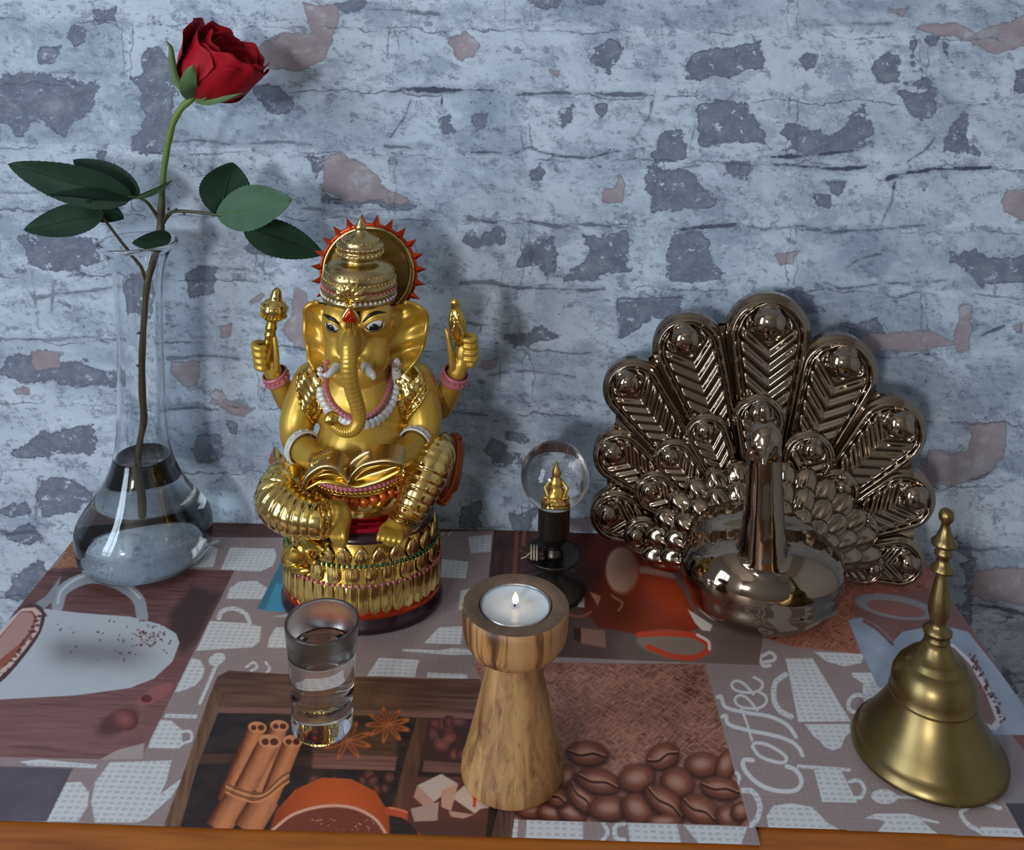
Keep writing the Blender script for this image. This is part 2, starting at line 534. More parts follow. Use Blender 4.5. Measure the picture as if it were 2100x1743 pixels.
def wall_fields(px, py):
    wx = px + 7 * noise2(px / 60, py / 60, 3) + 3 * noise2(px / 14, py / 14, 4)
    wy = py + 7 * noise2(px / 60, py / 60, 5) + 3 * noise2(px / 14, py / 14, 6)
    out = []
    for polys in (GRAY, PINK):
        fld = np.full(px.shape, -25.0)
        for p in polys:
            a = np.array(p, float)
            x0, y0 = a.min(0) - 26
            x1, y1 = a.max(0) + 26
            m = (wx > x0) & (wx < x1) & (wy > y0) & (wy < y1)
            if m.any():
                d = seg_dist(wx[m], wy[m], p, True)
                fld[m] = np.maximum(fld[m], np.clip(np.where(in_poly(wx[m], wy[m], p), d, -d), -25, 25))
        out.append(fld)
    ln, ls = np.full(px.shape, 4.0), np.zeros(px.shape)
    for s, w, p in LINES:
        a = np.array(p, float)
        x0, y0 = a.min(0) - 26
        x1, y1 = a.max(0) + 26
        m = (px > x0) & (px < x1) & (py > y0) & (py < y1)
        if m.any():
            yy = py[m] + (0 if w < 2 else 0.55 * (wy[m] - py[m]))
            d = seg_dist(px[m], yy, p) / w
            ln[m] = np.minimum(ln[m], d)
            ls[m] = np.maximum(ls[m], np.where(d < 4, s, 0))
    out += [ln, ls]
    # whole bricks printed darker or paler: rows about 130 photo pixels high
    row = np.floor((py - 0.02 * (px - 1037) - 52 + 3 * noise2(px / 40, py / 40, 8)) / 131)
    colm = np.floor((px + 270 * (row % 2) - 260 + 4 * noise2(px / 40, py / 40, 9)) / 545)
    fr_ = ((py - 0.02 * (px - 1037) - 52 + 9 * noise2(px / 70, py / 70, 8)) / 131) % 1
    fc_ = ((px + 270 * (row % 2) - 260 + 8 * noise2(px / 60, py / 60, 9)) / 545) % 1
    out.append(np.where(fr_ > 0.5, fr_ - 1, fr_) * 131)                  # pixels below a bed joint
    out.append(np.abs(np.where(fc_ > 0.5, fc_ - 1, fc_)) * 545)          # pixels beside an upright joint
    hsh = np.sin(row * 12.9898 + colm * 78.233) * 43758.5453
    out.append((hsh - np.floor(hsh)) * 0.7 + 0.3 * noise2(px / 160, py / 120, 11, 3))
    return out

X0, X1, Z0, Z1, ST = -0.66, 0.62, T - 0.22, T + 0.56, 0.0016
xs, zs = np.arange(X0, X1 + ST / 2, ST), np.arange(Z0, Z1 + ST / 2, ST)
gx, gz = np.meshgrid(xs, zs, indexing='ij')
P = np.stack([gx, np.zeros_like(gx), gz], -1)
fpx, fpy = project(P)
F_gray, F_pink, F_line, F_lstr, F_bed, F_upr, F_tone = wall_fields(fpx, fpy)
nx, nz = len(xs), len(zs)
idx = np.arange(nx * nz).reshape(nx, nz)
quads = np.stack([idx[:-1, :-1], idx[1:, :-1], idx[1:, 1:], idx[:-1, 1:]], -1).reshape(-1, 4)
ov = [(RX0, 0, 0), (RX1, 0, 0), (RX1, 0, RZ1), (RX0, 0, RZ1)]
verts = np.concatenate([P.reshape(-1, 3), np.array(ov, float)])
n0 = nx * nz
c00, c10, c11, c01 = idx[0, 0], idx[-1, 0], idx[-1, -1], idx[0, -1]
ring = [[n0, n0 + 1, c10, c00], [n0 + 1, n0 + 2, c11, c10], [n0 + 2, n0 + 3, c01, c11], [n0 + 3, n0, c00, c01]]
me = bpy.data.meshes.new('wall_back')
fl = np.concatenate([quads, np.array(ring)]).astype(np.int32)
me.vertices.add(len(verts))
me.vertices.foreach_set('co', verts.ravel())
me.loops.add(fl.size)
me.loops.foreach_set('vertex_index', fl.ravel())
me.polygons.add(len(fl))
me.polygons.foreach_set('loop_start', np.arange(0, fl.size, 4, dtype=np.int32))
me.update(calc_edges=True)
for nm, fld, d in (('gray', F_gray, -25), ('pink', F_pink, -25), ('line', F_line, 4), ('lstr', F_lstr, 0), ('bed', F_bed, 60), ('upright', F_upr, 200), ('tone', F_tone, 0.5)):
    a = me.attributes.new(nm, 'FLOAT', 'POINT')
    a.data.foreach_set('value', np.concatenate([fld.ravel(), np.full(4, float(d))]).astype(np.float32))

def wallpaper():
    n = NT('wallpaper_print')
    co = n.coord()
    co2 = n.mapping(co, (1, 1, 1.25))
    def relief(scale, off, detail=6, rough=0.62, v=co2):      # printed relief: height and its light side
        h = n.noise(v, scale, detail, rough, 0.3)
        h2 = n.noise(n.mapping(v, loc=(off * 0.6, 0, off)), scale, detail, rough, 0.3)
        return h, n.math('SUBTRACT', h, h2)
    def band(f, lo, hi, w):                                   # thin contour line of a noise: flake edges
        return n.math('SUBTRACT', 1.0, n.smooth(n.math('ABSOLUTE', n.math('SUBTRACT', f, lo)), 0.0, w))
    fine = n.noise(co, 520, 5, 0.65)
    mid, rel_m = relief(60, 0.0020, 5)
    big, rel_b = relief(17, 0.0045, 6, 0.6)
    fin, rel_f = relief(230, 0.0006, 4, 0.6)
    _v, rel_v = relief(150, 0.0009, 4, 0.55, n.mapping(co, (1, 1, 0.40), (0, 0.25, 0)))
    rag = n.noise(co2, 34, 7, 0.70)
    jag = n.math('MULTIPLY', n.math('SUBTRACT', rag, 0.5), 74)
    g = n.math('ADD', n.attr('gray'), jag)
    p = n.math('ADD', n.attr('pink'), n.math('MULTIPLY', jag, 0.6))
    rem = n.math('SUBTRACT', 1.0, n.smooth(n.noise(n.mapping(co, (1, 1, 1.2), loc=(1, 0, 4)), 85, 5, 0.7), 0.59, 0.61))
    gm = n.math('MULTIPLY', n.smooth(g, -0.8, 0.8), rem)
    pm = n.math('MULTIPLY', n.smooth(p, -0.8, 0.8), n.math('SUBTRACT', 0.95, n.math('MULTIPLY', n.smooth(mid, 0.5, 0.7), 0.5)))
    edge = n.math('MULTIPLY', n.smooth(g, -3.4, -0.3), n.math('SUBTRACT', 1.0, n.smooth(g, 0.0, 3.4)))
    pedge = n.math('MULTIPLY', n.smooth(p, -3.0, -0.3), n.math('SUBTRACT', 1.0, n.smooth(p, 0.0, 3.0)))
    # whitewash, crusty, with thin places where the grey shows
    tone = n.math('ADD', n.math('MULTIPLY', n.attr('tone'), 0.36), n.math('MULTIPLY', big, 1.0))
    base = n.ramp(tone, [(0.26, (0.615, 0.695, 0.785)), (0.56, (0.495, 0.575, 0.675)), (0.84, (0.285, 0.35, 0.44))])
    wob = n.math('MULTIPLY', n.math('SUBTRACT', rag, 0.5), 46)
    bed = n.math('ADD', n.attr('bed'), wob)
    upr = n.math('ADD', n.attr('upright'), wob)
    mo = n.math('MAXIMUM', n.math('SUBTRACT', 1.0, n.smooth(n.math('ABSOLUTE', bed), 7, 15)), n.math('SUBTRACT', 1.0, n.smooth(n.math('ABSOLUTE', upr), 5, 12)))
    seam = n.math('MAXIMUM', n.math('SUBTRACT', 1.0, n.smooth(n.math('ABSOLUTE', n.math('SUBTRACT', bed, 11)), 0.6, 2.4)), n.math('MULTIPLY', n.math('SUBTRACT', 1.0, n.smooth(n.math('ABSOLUTE', n.math('SUBTRACT', upr, 8)), 0.6, 2.2)), 0.8))
    base = n.mix(n.math('MULTIPLY', mo, 0.30), base, (0.58, 0.66, 0.76))
    t1 = n.noise(n.mapping(co, (1, 1, 1.7), loc=(5, 0, 1)), 24, 7, 0.68)
    t1 = n.math('ADD', t1, n.math('MULTIPLY', mo, 0.03))
    base = n.mix(n.math('MULTIPLY', n.smooth(t1, 0.53, 0.60), 0.66), base, (0.27, 0.325, 0.42))
    t2 = n.noise(n.mapping(co, (1, 1, 1.3), loc=(3, 0, 7)), 70, 6, 0.70)
    t2 = n.math('ADD', t2, n.math('MULTIPLY', mo, 0.03))
    base = n.mix(n.math('MULTIPLY', n.smooth(t2, 0.585, 0.615), 0.7), base, (0.185, 0.22, 0.30))
    base = n.mix(n.math('MULTIPLY', n.math('MULTIPLY', band(t1, 0.53, 0, 0.012), n.smooth(mid, 0.42, 0.55)), 0.75), base, (0.13, 0.15, 0.20))
    base = n.mix(n.math('MULTIPLY', n.math('MULTIPLY', band(t2, 0.585, 0, 0.012), n.smooth(big, 0.42, 0.55)), 0.7), base, (0.12, 0.14, 0.19))
    pit = n.math('MULTIPLY', n.smooth(n.noise(n.mapping(co, (1, 1, 1.4), loc=(9, 0, 2)), 170, 3, 0.5), 0.665, 0.69), n.smooth(big, 0.42, 0.58))
    base = n.mix(n.math('MULTIPLY', pit, 0.85), base, (0.10, 0.12, 0.17))
    gray = n.ramp(mid, [(0.30, (0.115, 0.135, 0.185)), (0.5, (0.17, 0.195, 0.255)), (0.72, (0.27, 0.30, 0.36))])
    gray = n.mix(n.math('MULTIPLY', n.smooth(t1, 0.45, 0.60), 0.5), gray, (0.16, 0.185, 0.25))
    gray = n.mix(n.math('MULTIPLY', n.smooth(fin, 0.50, 0.70), 0.5), gray, (0.31, 0.35, 0.42))
    gray = n.mix(n.math('MULTIPLY', n.smooth(t2, 0.60, 0.64), 0.6), gray, (0.15, 0.17, 0.22))
    gray = n.mix(n.math('MULTIPLY', n.smooth(fine, 0.62, 0.75), 0.6), gray, (0.44, 0.50, 0.58))
    pink = n.ramp(mid, [(0.3, (0.28, 0.235, 0.265)), (0.55, (0.355, 0.30, 0.325)), (0.8, (0.42, 0.375, 0.40))])
    pink = n.mix(n.math('MULTIPLY', n.smooth(t2, 0.56, 0.62), 0.5), pink, (0.30, 0.27, 0.31))
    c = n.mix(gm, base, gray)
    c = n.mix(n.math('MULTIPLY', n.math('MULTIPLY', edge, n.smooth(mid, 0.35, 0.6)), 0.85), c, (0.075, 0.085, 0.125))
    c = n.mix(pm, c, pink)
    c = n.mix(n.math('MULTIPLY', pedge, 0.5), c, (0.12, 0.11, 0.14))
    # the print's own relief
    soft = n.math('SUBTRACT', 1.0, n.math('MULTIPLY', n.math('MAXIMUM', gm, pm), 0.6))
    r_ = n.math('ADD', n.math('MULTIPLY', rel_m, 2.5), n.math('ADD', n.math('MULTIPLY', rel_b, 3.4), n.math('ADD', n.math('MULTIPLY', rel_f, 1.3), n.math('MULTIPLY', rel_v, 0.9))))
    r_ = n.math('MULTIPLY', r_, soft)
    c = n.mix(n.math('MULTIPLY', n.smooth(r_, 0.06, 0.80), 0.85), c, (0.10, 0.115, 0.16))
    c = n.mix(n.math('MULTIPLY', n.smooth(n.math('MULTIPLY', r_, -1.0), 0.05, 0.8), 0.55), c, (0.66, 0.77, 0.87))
    gate = n.smooth(n.noise(n.mapping(co, (1, 1, 1), loc=(2, 0, 8)), 26, 5, 0.6), 0.42, 0.56)
    c = n.mix(n.math('MULTIPLY', n.math('MULTIPLY', seam, gate), 0.75), c, (0.09, 0.105, 0.15))
    lnv = n.math('ADD', n.attr('line'), n.math('MULTIPLY', n.math('SUBTRACT', rag, 0.5), 5.0))
    lm = n.math('MULTIPLY', n.math('SUBTRACT', 1.0, n.smooth(lnv, 0.25, 0.80)), n.attr('lstr'))
    halo = n.math('MULTIPLY', n.math('SUBTRACT', 1.0, n.smooth(lnv, 0.8, 2.4)), n.attr('lstr'))
    c = n.mix(n.math('MULTIPLY', halo, 0.35), c, (0.20, 0.235, 0.31))
    c = n.mix(n.math('MULTIPLY', lm, 0.95), c, (0.06, 0.07, 0.105))
    n.set(Base_Color=c, Roughness=0.75)
    n.put(n.b.inputs['Specular IOR Level'], 0.2)
    weave = n.wave(co, 900, 0.5, 1, 2.0, axis='X')
    h = n.math('ADD', n.math('MULTIPLY', fine, 0.7), n.math('ADD', n.math('MULTIPLY', mid, 1.2), n.math('MULTIPLY', weave, 0.06)))
    n.bump(h, 0.4, 0.0014)
    return n.m
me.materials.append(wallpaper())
wall = bpy.data.objects.new('wall_back', me)
COL.objects.link(wall)
wall['kind'] = 'structure'

def struct(name, v, f, mat):
    o = obj(name, v, f, mat, None, False)
    o['kind'] = 'structure'
    return o
m_plaster = plain('cream_plaster', (0.62, 0.62, 0.62), 0.85, 0, 0.05, 8)
m_ceiling = plain('ceiling_paint', (0.58, 0.54, 0.48), 0.9, 0, 0.05, 6)
m_floor = NT('floor_boards')
_c = m_floor.coord()
_w = m_floor.noise(m_floor.mapping(_c, (2, 14, 1)), 6, 5)
m_floor.set(Base_Color=m_floor.ramp(_w, [(0.3, (0.16, 0.085, 0.045)), (0.7, (0.28, 0.16, 0.09))]), Roughness=0.45)
struct('floor', [(RX0, RY0, 0), (RX1, RY0, 0), (RX1, 0, 0), (RX0, 0, 0)], [[0, 1, 2, 3]], m_floor.m)
struct('ceiling', [(RX0, RY0, RZ1), (RX1, RY0, RZ1), (RX1, 0, RZ1), (RX0, 0, RZ1)], [[3, 2, 1, 0]], m_ceiling)
struct('wall_right', [(RX1, RY0, 0), (RX1, 0, 0), (RX1, 0, RZ1), (RX1, RY0, RZ1)], [[0, 3, 2, 1]], m_plaster)
m_frame = plain('window_paint', (0.75, 0.74, 0.70), 0.4)
m_pane = NT('window_glass')
m_pane.set(Base_Color=(0.85, 0.9, 1.0), Roughness=0.02)
m_pane.put(m_pane.b.inputs['Transmission Weight'], 1.0)
def holed(name, to3, u0, u1, ua, ub, va, vb):
    """a wall (u along it, height v) with a window opening"""
    pts = [(u0, 0), (u1, 0), (u1, RZ1), (u0, RZ1), (ua, va), (ub, va), (ub, vb), (ua, vb)]
    struct(name, [to3(u, v, 0) for u, v in pts], [[0, 1, 5, 4], [1, 2, 6, 5], [2, 3, 7, 6], [3, 0, 4, 7]], m_plaster)
def window(name, to3, ua, ub, va, vb):
    w = empty(name, to3((ua + ub) / 2, va, 0))
    w['kind'] = 'structure'
    uc, vc = (ua + ub) / 2, (va + vb) / 2
    def slab(nm, u, v, du, dv, dn, dep, mat):
        c = [to3(u + a_ * du / 2, v + b_ * dv / 2, dep + c_ * dn / 2) for a_ in (-1, 1) for b_ in (-1, 1) for c_ in (-1, 1)]
        obj(nm, c, [[0, 1, 3, 2], [4, 6, 7, 5], [0, 4, 5, 1], [2, 3, 7, 6], [0, 2, 6, 4], [1, 5, 7, 3]], mat, w, False)
    for u in (ua + 0.01, ub - 0.01, uc):
        slab('window_frame', u, vc, 0.02, vb - va, 0.04, -0.022, m_frame)
    for v in (va + 0.01, vb - 0.01):
        slab('window_frame', uc, v, ub - ua, 0.02, 0.04, -0.022, m_frame)
    for k in (-1, 1):
        slab('window_pane', uc + k * (ub - ua) / 4, vc, (ub - ua) / 2 - 0.03, vb - va - 0.04, 0.004, -0.03, m_pane.m)
fw = lambda u, v, n_: (u, RY0 + n_, v)
lw = lambda u, v, n_: (RX0 + n_, u, v)
holed('wall_front', fw, RX0, RX1, max(RX0 + 0.01, FW_X - FW_W / 2), FW_X + FW_W / 2, FW_Z - FW_H / 2, FW_Z + FW_H / 2)
holed('wall_left', lw, RY0, 0.0, LW_Y - LW_W / 2, LW_Y + LW_W / 2, LW_Z - LW_H / 2, LW_Z + LW_H / 2)
window('window_1', fw, max(RX0 + 0.01, FW_X - FW_W / 2), FW_X + FW_W / 2, FW_Z - FW_H / 2, FW_Z + FW_H / 2)
window('window_2', lw, LW_Y - LW_W / 2, LW_Y + LW_W / 2, LW_Z - LW_H / 2, LW_Z + LW_H / 2)

# ================================================================== table
TX0, TX1, TY0 = -0.3415, 0.3105, -0.2925
def wood(name, stops, scale=(6, 60, 60), rough=0.35, dist=1.2, axis=(1, 1, 1), coat=0.0):
    n = NT(name)
    co = n.mapping(n.coord(), scale)
    a = n.noise(co, 1.0, 6, 0.6, dist)
    b = n.noise(n.mapping(n.coord(), tuple(s * 5 for s in scale)), 1.0, 3)
    f = n.math('ADD', n.math('MULTIPLY', a, 0.8), n.math('MULTIPLY', b, 0.2))
    n.set(Base_Color=n.ramp(f, stops), Roughness=rough)
    n.put(n.b.inputs['Coat Weight'], coat)
    n.bump(f, 0.15, 0.0008)
    return n.m
m_table = wood('stained_pine', [(0.3, (0.28, 0.065, 0.008)), (0.5, (0.47, 0.135, 0.016)), (0.7, (0.62, 0.21, 0.03))], (5, 70, 70), 0.5, 0.8, coat=0.0)
tbl = thing('side_table', (0, -0.16, 0), 'narrow orange-brown stained wooden side table pushed against the brick-print wall', 'table')
prof = []
y_f = -0.345
top = [(-0.001, -0.0), (-0.001, 0.0), ]
# top slab: rounded front lip
pr = [(0 - 0.001, 0.0), (TY0 - 0.03, 0.0)] + [(y_f + 0.012 - 0.012 * math.sin(a), -0.012 + 0.012 * math.cos(a)) for a in np.linspace(0, math.pi / 2, 6)] + [(y_f, -0.024), (y_f + 0.004, -0.028), (-0.001, -0.028)]
v = [(x, y, T + z) for x in (TX0, TX1) for y, z in pr]
k = len(pr)
f = [[i, i + 1, i + 1 + k, i + k] for i in range(k - 1)] + [[k - 1, 0, k, 2 * k - 1], list(range(k))[::-1], [k + i for i in range(k)]]
obj('table_top', v, f, m_table, tbl, False)
for nm, c, s in (('apron', ((TX0 + TX1) / 2, y_f + 0.035, T - 0.073), (TX1 - TX0 - 0.08, 0.018, 0.09)), ('apron', ((TX0 + TX1) / 2, -0.03, T - 0.073), (TX1 - TX0 - 0.08, 0.018, 0.09))):
    obj(nm, *box(c, s, bev=0.001), m_table, tbl, False)
for x in (TX0 + 0.03, TX1 - 0.03):
    for y in (y_f + 0.035, -0.03):
        obj('leg', *box((x, y, (T - 0.028) / 2), (0.04, 0.04, T - 0.028), bev=0.002), m_table, tbl, False)

# ================================================================== tablecloth (flat print)
CS = 0.00055
cxs, cys = np.arange(TX0 - 0.002, TX1 + 0.002 + CS / 2, CS), np.arange(TY0, 0.0, CS)
gx, gy = np.meshgrid(cxs, cys, indexing='ij')
CP = np.stack([gx, gy, np.full_like(gx, T)], -1)
QX, QY = (a.ravel() for a in project(CP))
UX, UY = gx.ravel() * 1000, gy.ravel() * 1000            # millimetres on the cloth
CANV = np.zeros((QX.size, 3))
GAIN = 1.52
def A(*c):
    return lin(c) * GAIN / np.array([0.93, 0.98, 1.04])
TAUPE, WHITE = A(132, 119, 121), A(186, 190, 197)
_taupe_n = noise2(UX / 3, UY / 3, 21, 3)
gridln = ((np.abs((UX / 3.2) % 1 - 0.5) > 0.40) | (np.abs((UY / 3.2) % 1 - 0.5) > 0.40)).astype(float)
CANV[:] = TAUPE * (1 + 0.05 * _taupe_n[:, None] + 0.10 * gridln[:, None])
waf = ((np.abs((UX / 4.2 + 0.06 * noise2(UX / 9, UY / 9, 2)) % 1 - 0.5) < 0.30) & (np.abs((UY / 3.6 + 0.06 * noise2(UX / 8, UY / 8, 5)) % 1 - 0.5) < 0.22)).astype(float)
WAFFLE = WHITE * (1 - 0.30 * (waf * (0.75 + 0.25 * noise2(UX / 2, UY / 2, 7)))[:, None])

def box_sel(a, pad=2):
    a = np.array(a, float)
    x0, y0 = a.min(0) - pad
    x1, y1 = a.max(0) + pad
    return np.nonzero((QX > x0) & (QX < x1) & (QY > y0) & (QY < y1))[0]
CLIP = None
def blend(ids, m, col, alpha=1.0):
    if CLIP is not None:
        m = m * in_poly(QX[ids], QY[ids], CLIP)
    w = (m * alpha)[:, None]
    c = col[ids] if (isinstance(col, np.ndarray) and col.ndim == 2 and len(col) == QX.size) else col
    CANV[ids] = CANV[ids] * (1 - w) + c * w
def poly(p, col, alpha=1.0, soft=0.9):
    ids = box_sel(p, 2 + soft)
    if not len(ids):
        return
    x, y = QX[ids], QY[ids]
    ins = in_poly(x, y, p)
    if soft:
        d = seg_dist(x, y, p, True)
        m = np.clip(0.5 + np.where(ins, d, -d) / (2 * soft), 0, 1)
    else:
        m = ins.astype(float)
    blend(ids, m, col, alpha)
def stroke(p, w, col, alpha=1.0, taper=None, smooth=True):
    if smooth and len(p) > 2:
        p = [tuple(q) for q in smooth_path(np.array(p, float), 6 * len(p))]
    ids = box_sel(p, w + 2)
    if len(ids):
        blend(ids, np.clip((w / 2 - seg_dist(QX[ids], QY[ids], p)) / 1.5 + 0.5, 0, 1), col, alpha)
def ell(cx, cy, rx, ry, rot, col, alpha=1.0, soft=0.12, shade=None):
    r = max(rx, ry) + 2
    ids = box_sel([(cx - r, cy - r), (cx + r, cy + r)])
    if not len(ids):
        return
    c, s = math.cos(math.radians(rot)), math.sin(math.radians(rot))
    dx, dy = QX[ids] - cx, QY[ids] - cy
    u, v = (dx * c + dy * s) / rx, (-dx * s + dy * c) / ry
    d = np.hypot(u, v)
    m = np.clip((1 - d) / soft + 0.5, 0, 1)
    if shade is not None:
        blend(ids, m, shade(u, v, d), alpha)
    else:
        blend(ids, m, col, alpha)
def lmix(a, b, t):
    t = np.clip(t, 0, 1)[:, None]
    return np.asarray(a) * (1 - t) + np.asarray(b) * t
def white(p, smooth=False):
    if smooth:
        q = np.array(p + [p[0]], float)
        p = [tuple(a) for a in smooth_path(q, 5 * len(q))]
    poly(p, WAFFLE)

# --- pale crockery silhouettes
for p in [
 [(472,1126),(563,1129),(567,1145),(559,1164),(533,1175),(453,1171)], [(430,1122),(447,1129),(437,1166),(380,1168),(399,1152)],
 [(464,1232),(472,1209),(491,1196),(525,1194),(548,1209),(544,1232)], [(430,1278),(506,1282),(536,1289),(532,1320),(517,1331),(403,1339)],
 [(565,1290),(604,1290),(606,1332),(548,1332),(553,1310)], [(392,1354),(411,1358),(420,1377),(414,1396),(399,1411),(373,1422),(358,1424)],
 [(325,1480),(350,1482),(372,1500),(375,1530),(368,1540),(305,1538),(310,1510)], [(340,1468),(405,1470),(403,1478),(337,1476)],
 [(225,1568),(352,1564),(340,1610),(320,1650),(280,1692),(195,1692),(187,1650),(195,1610)], [(360,1610),(378,1598),(350,1640),(300,1685),(280,1692),(320,1640)],
 [(135,1610),(165,1608),(183,1630),(180,1660),(160,1690),(90,1690),(105,1650)], [(40,1566),(85,1561),(200,1573),(196,1580),(60,1574)],
 [(777,1352),(860,1357),(855,1372),(851,1393),(753,1390),(768,1366)], [(825,1334),(900,1337),(930,1332),(968,1336),(970,1346),(930,1347),(825,1339)], [(877,1383),(958,1387),(958,1396),(875,1393)],
 [(610,1350),(690,1352),(720,1375),(700,1392),(620,1390)], [(905,1150),(960,1155),(955,1190),(900,1188)], [(945,1215),(1000,1200),(995,1240),(940,1255)], [(900,1290),(950,1288),(945,1325),(870,1322)], [(960,1105),(1008,1100),(1006,1135),(965,1138)],
 [(1611,1354),(1666,1354),(1744,1484),(1637,1485)], [(1650,1490),(1742,1490),(1744,1506),(1733,1516),(1724,1538),(1706,1545),(1690,1536),(1680,1524),(1668,1514)],
 [(1747,1384),(1792,1384),(1815,1420),(1812,1438),(1776,1458),(1768,1430),(1770,1406),(1748,1392)], [(1669,1341),(1773,1345),(1766,1364),(1731,1371),(1695,1361)],
 [(1669,1584),(1724,1584),(1737,1610),(1757,1652),(1686,1650)], [(1634,1573),(1744,1581),(1743,1588),(1634,1580)],
 [(1572,1678),(1585,1658),(1621,1652),(1666,1661),(1698,1694),(1730,1712),(1577,1708)], [(1773,1684),(1795,1674),(1860,1674),(1925,1690),(1926,1695),(1890,1688),(1930,1722),(1797,1716),(1815,1690),(1800,1686)],
 [(1080,1687),(1195,1690),(1196,1726),(1078,1724)], [(1287,1692),(1388,1696),(1396,1734),(1292,1732)], [(1402,1698),(1532,1702),(1520,1737),(1432,1735)], [(1055,1685),(1063,1685),(1060,1726),(1048,1726)],
 [(2010,1700),(2100,1704),(2100,1722),(2012,1718)],
]:
    white(p)
RING = dict(width=8)
for p, w in [
 ([(449,1272),(455,1258),(479,1252),(503,1262),(512,1280)], 9), ([(372,1505),(390,1505),(392,1522),(374,1530)], 6), ([(1611,1387),(1590,1404),(1587,1438),(1600,1462),(1622,1474)], 11),
 ([(1770,1432),(1755,1430),(1741,1442),(1742,1460),(1760,1466),(1776,1458)], 8), ([(1742,1608),(1760,1606),(1772,1622),(1766,1640),(1752,1642)], 8), ([(1524,1626),(1545,1630),(1558,1658),(1552,1685),(1540,1698)], 11),
 ([(1985,1660),(1970,1672),(1985,1695),(2010,1710)], 9), ([(1975,1656),(2010,1650),(2050,1662)], 9), ([(1236,1692),(1246,1712),(1236,1728)], 8), ([(1280,1694),(1262,1700),(1262,1722),(1280,1728)], 9),
 ([(445,1365),(430,1400),(410,1446)], 7), ([(505,1372),(520,1362),(527,1372),(515,1380)], 5), ([(545,1362),(553,1375),(545,1385)], 5), ([(430,1120),(447,1113)], 5), ([(1820,1640),(1860,1640),(1925,1646)], 6), ([(880,1080),(900,1070),(918,1080),(905,1100),(885,1118)], 3), ([(920,1100),(940,1080),(955,1090)], 3), ([(1510,1590),(1516,1600),(1512,1612)], 7),
]:
    stroke(p, w, WAFFLE)
ell(445, 1356, 18, 12, -25, WAFFLE)
ell(1813, 1639, 27, 15, 5, WAFFLE)
# --- blue corner behind the statue
poly([(584,1140),(690,1140),(690,1262),(527,1252)], A(52, 108, 135))
poly([(566,1200),(690,1196),(690,1262),(543,1256)], A(64, 140, 172))
poly([(585,1262),(690,1265),(690,1275),(560,1268)], WHITE, 0.6)

# --- the word "Coffee", written towards the wall
O = lambda *p: [(1440 + x / 3.095, 1180 + y / 3.095) for x, y in p]
LE = lambda xb, yb, hh, adv: O(*[(xb - b * hh + 0.20 * hh * (1 - a) * 0, yb - a * adv - b * 6) for a, b in ((0.0, 0.30), (0.28, 0.42), (0.66, 0.62), (0.80, 0.84), (0.58, 0.99), (0.26, 0.90), (0.10, 0.60), (0.14, 0.24), (0.42, 0.03), (0.78, 0.04), (1.05, 0.28))])
for p, w in [
 (O((320,1190),(268,1188),(262,1235),(320,1310),(400,1362),(500,1386),(595,1378),(630,1325),(595,1255),(535,1228)), 9),
 (O((320,1105),(335,1080),(410,1090),(500,1140),(535,1180),(510,1205),(440,1195),(360,1160),(320,1105)), 7),
 (O((128,910),(150,905),(170,960),(300,1000),(450,1030),(560,1068),(615,1115),(636,1160)), 8),
 (O((98,785),(120,785),(150,850),(270,882),(430,910),(540,965),(595,1040)), 8), (O((245,845),(285,960),(315,1062)), 5),
 (LE(410, 872, 205, 118), 5.5), (LE(384, 768, 200, 104), 5.5),
 (O((355,490),(385,580),(430,582)), 7), (O((385,520),(430,500),(462,525),(450,550),(395,560)), 7),
]:
    stroke(p, w, WHITE)

# --- cup photograph on the left
woodg = noise2(UX / 18 + 0.5 * UY / 30, UY / 1.6, 31, 4)
WOODL = lmix(A(74, 46, 46), A(128, 92, 92), np.clip(0.25 + 0.55 * (QY - 1180) / 380 + 0.35 * woodg, 0, 1))
WOODL = WOODL * (1 - 0.35 * np.clip(noise2(UX / 30, UY / 1.0 + UX / 25, 33, 3) * 2 - 0.3, 0, 1))[:, None]
poly([(115,1166),(481,1173),(297,1545),(289,1563),(-60,1556),(-60,1250)], WOODL)
poly([(150,1105),(175,1100),(240,1160),(115,1170)], lmix(A(110, 70, 50), A(165, 115, 85), 0.5 + 0.7 * noise2(UX / 1.5, UY / 1.5, 34, 2)))
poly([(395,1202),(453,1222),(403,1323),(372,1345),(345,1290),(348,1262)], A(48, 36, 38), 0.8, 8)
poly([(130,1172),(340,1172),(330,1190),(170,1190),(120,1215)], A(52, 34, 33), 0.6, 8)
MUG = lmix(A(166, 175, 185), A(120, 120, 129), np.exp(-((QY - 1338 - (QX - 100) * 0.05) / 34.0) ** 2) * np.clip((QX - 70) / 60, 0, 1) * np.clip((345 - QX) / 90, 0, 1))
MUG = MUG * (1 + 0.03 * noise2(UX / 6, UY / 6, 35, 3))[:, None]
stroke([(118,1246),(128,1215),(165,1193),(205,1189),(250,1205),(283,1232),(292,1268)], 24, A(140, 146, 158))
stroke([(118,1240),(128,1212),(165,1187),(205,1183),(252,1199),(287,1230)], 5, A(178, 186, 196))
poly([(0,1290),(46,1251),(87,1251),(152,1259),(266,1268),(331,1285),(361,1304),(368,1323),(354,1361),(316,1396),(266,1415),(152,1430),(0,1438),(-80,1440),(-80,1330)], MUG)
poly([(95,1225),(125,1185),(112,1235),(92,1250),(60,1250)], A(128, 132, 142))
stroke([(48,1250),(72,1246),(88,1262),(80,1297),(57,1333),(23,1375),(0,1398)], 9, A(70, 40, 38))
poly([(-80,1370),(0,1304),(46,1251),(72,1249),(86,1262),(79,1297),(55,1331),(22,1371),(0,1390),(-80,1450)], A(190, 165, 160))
poly([(-80,1370),(0,1308),(44,1257),(66,1256),(76,1268),(70,1297),(48,1328),(15,1366),(-80,1440)], A(136, 76, 60))
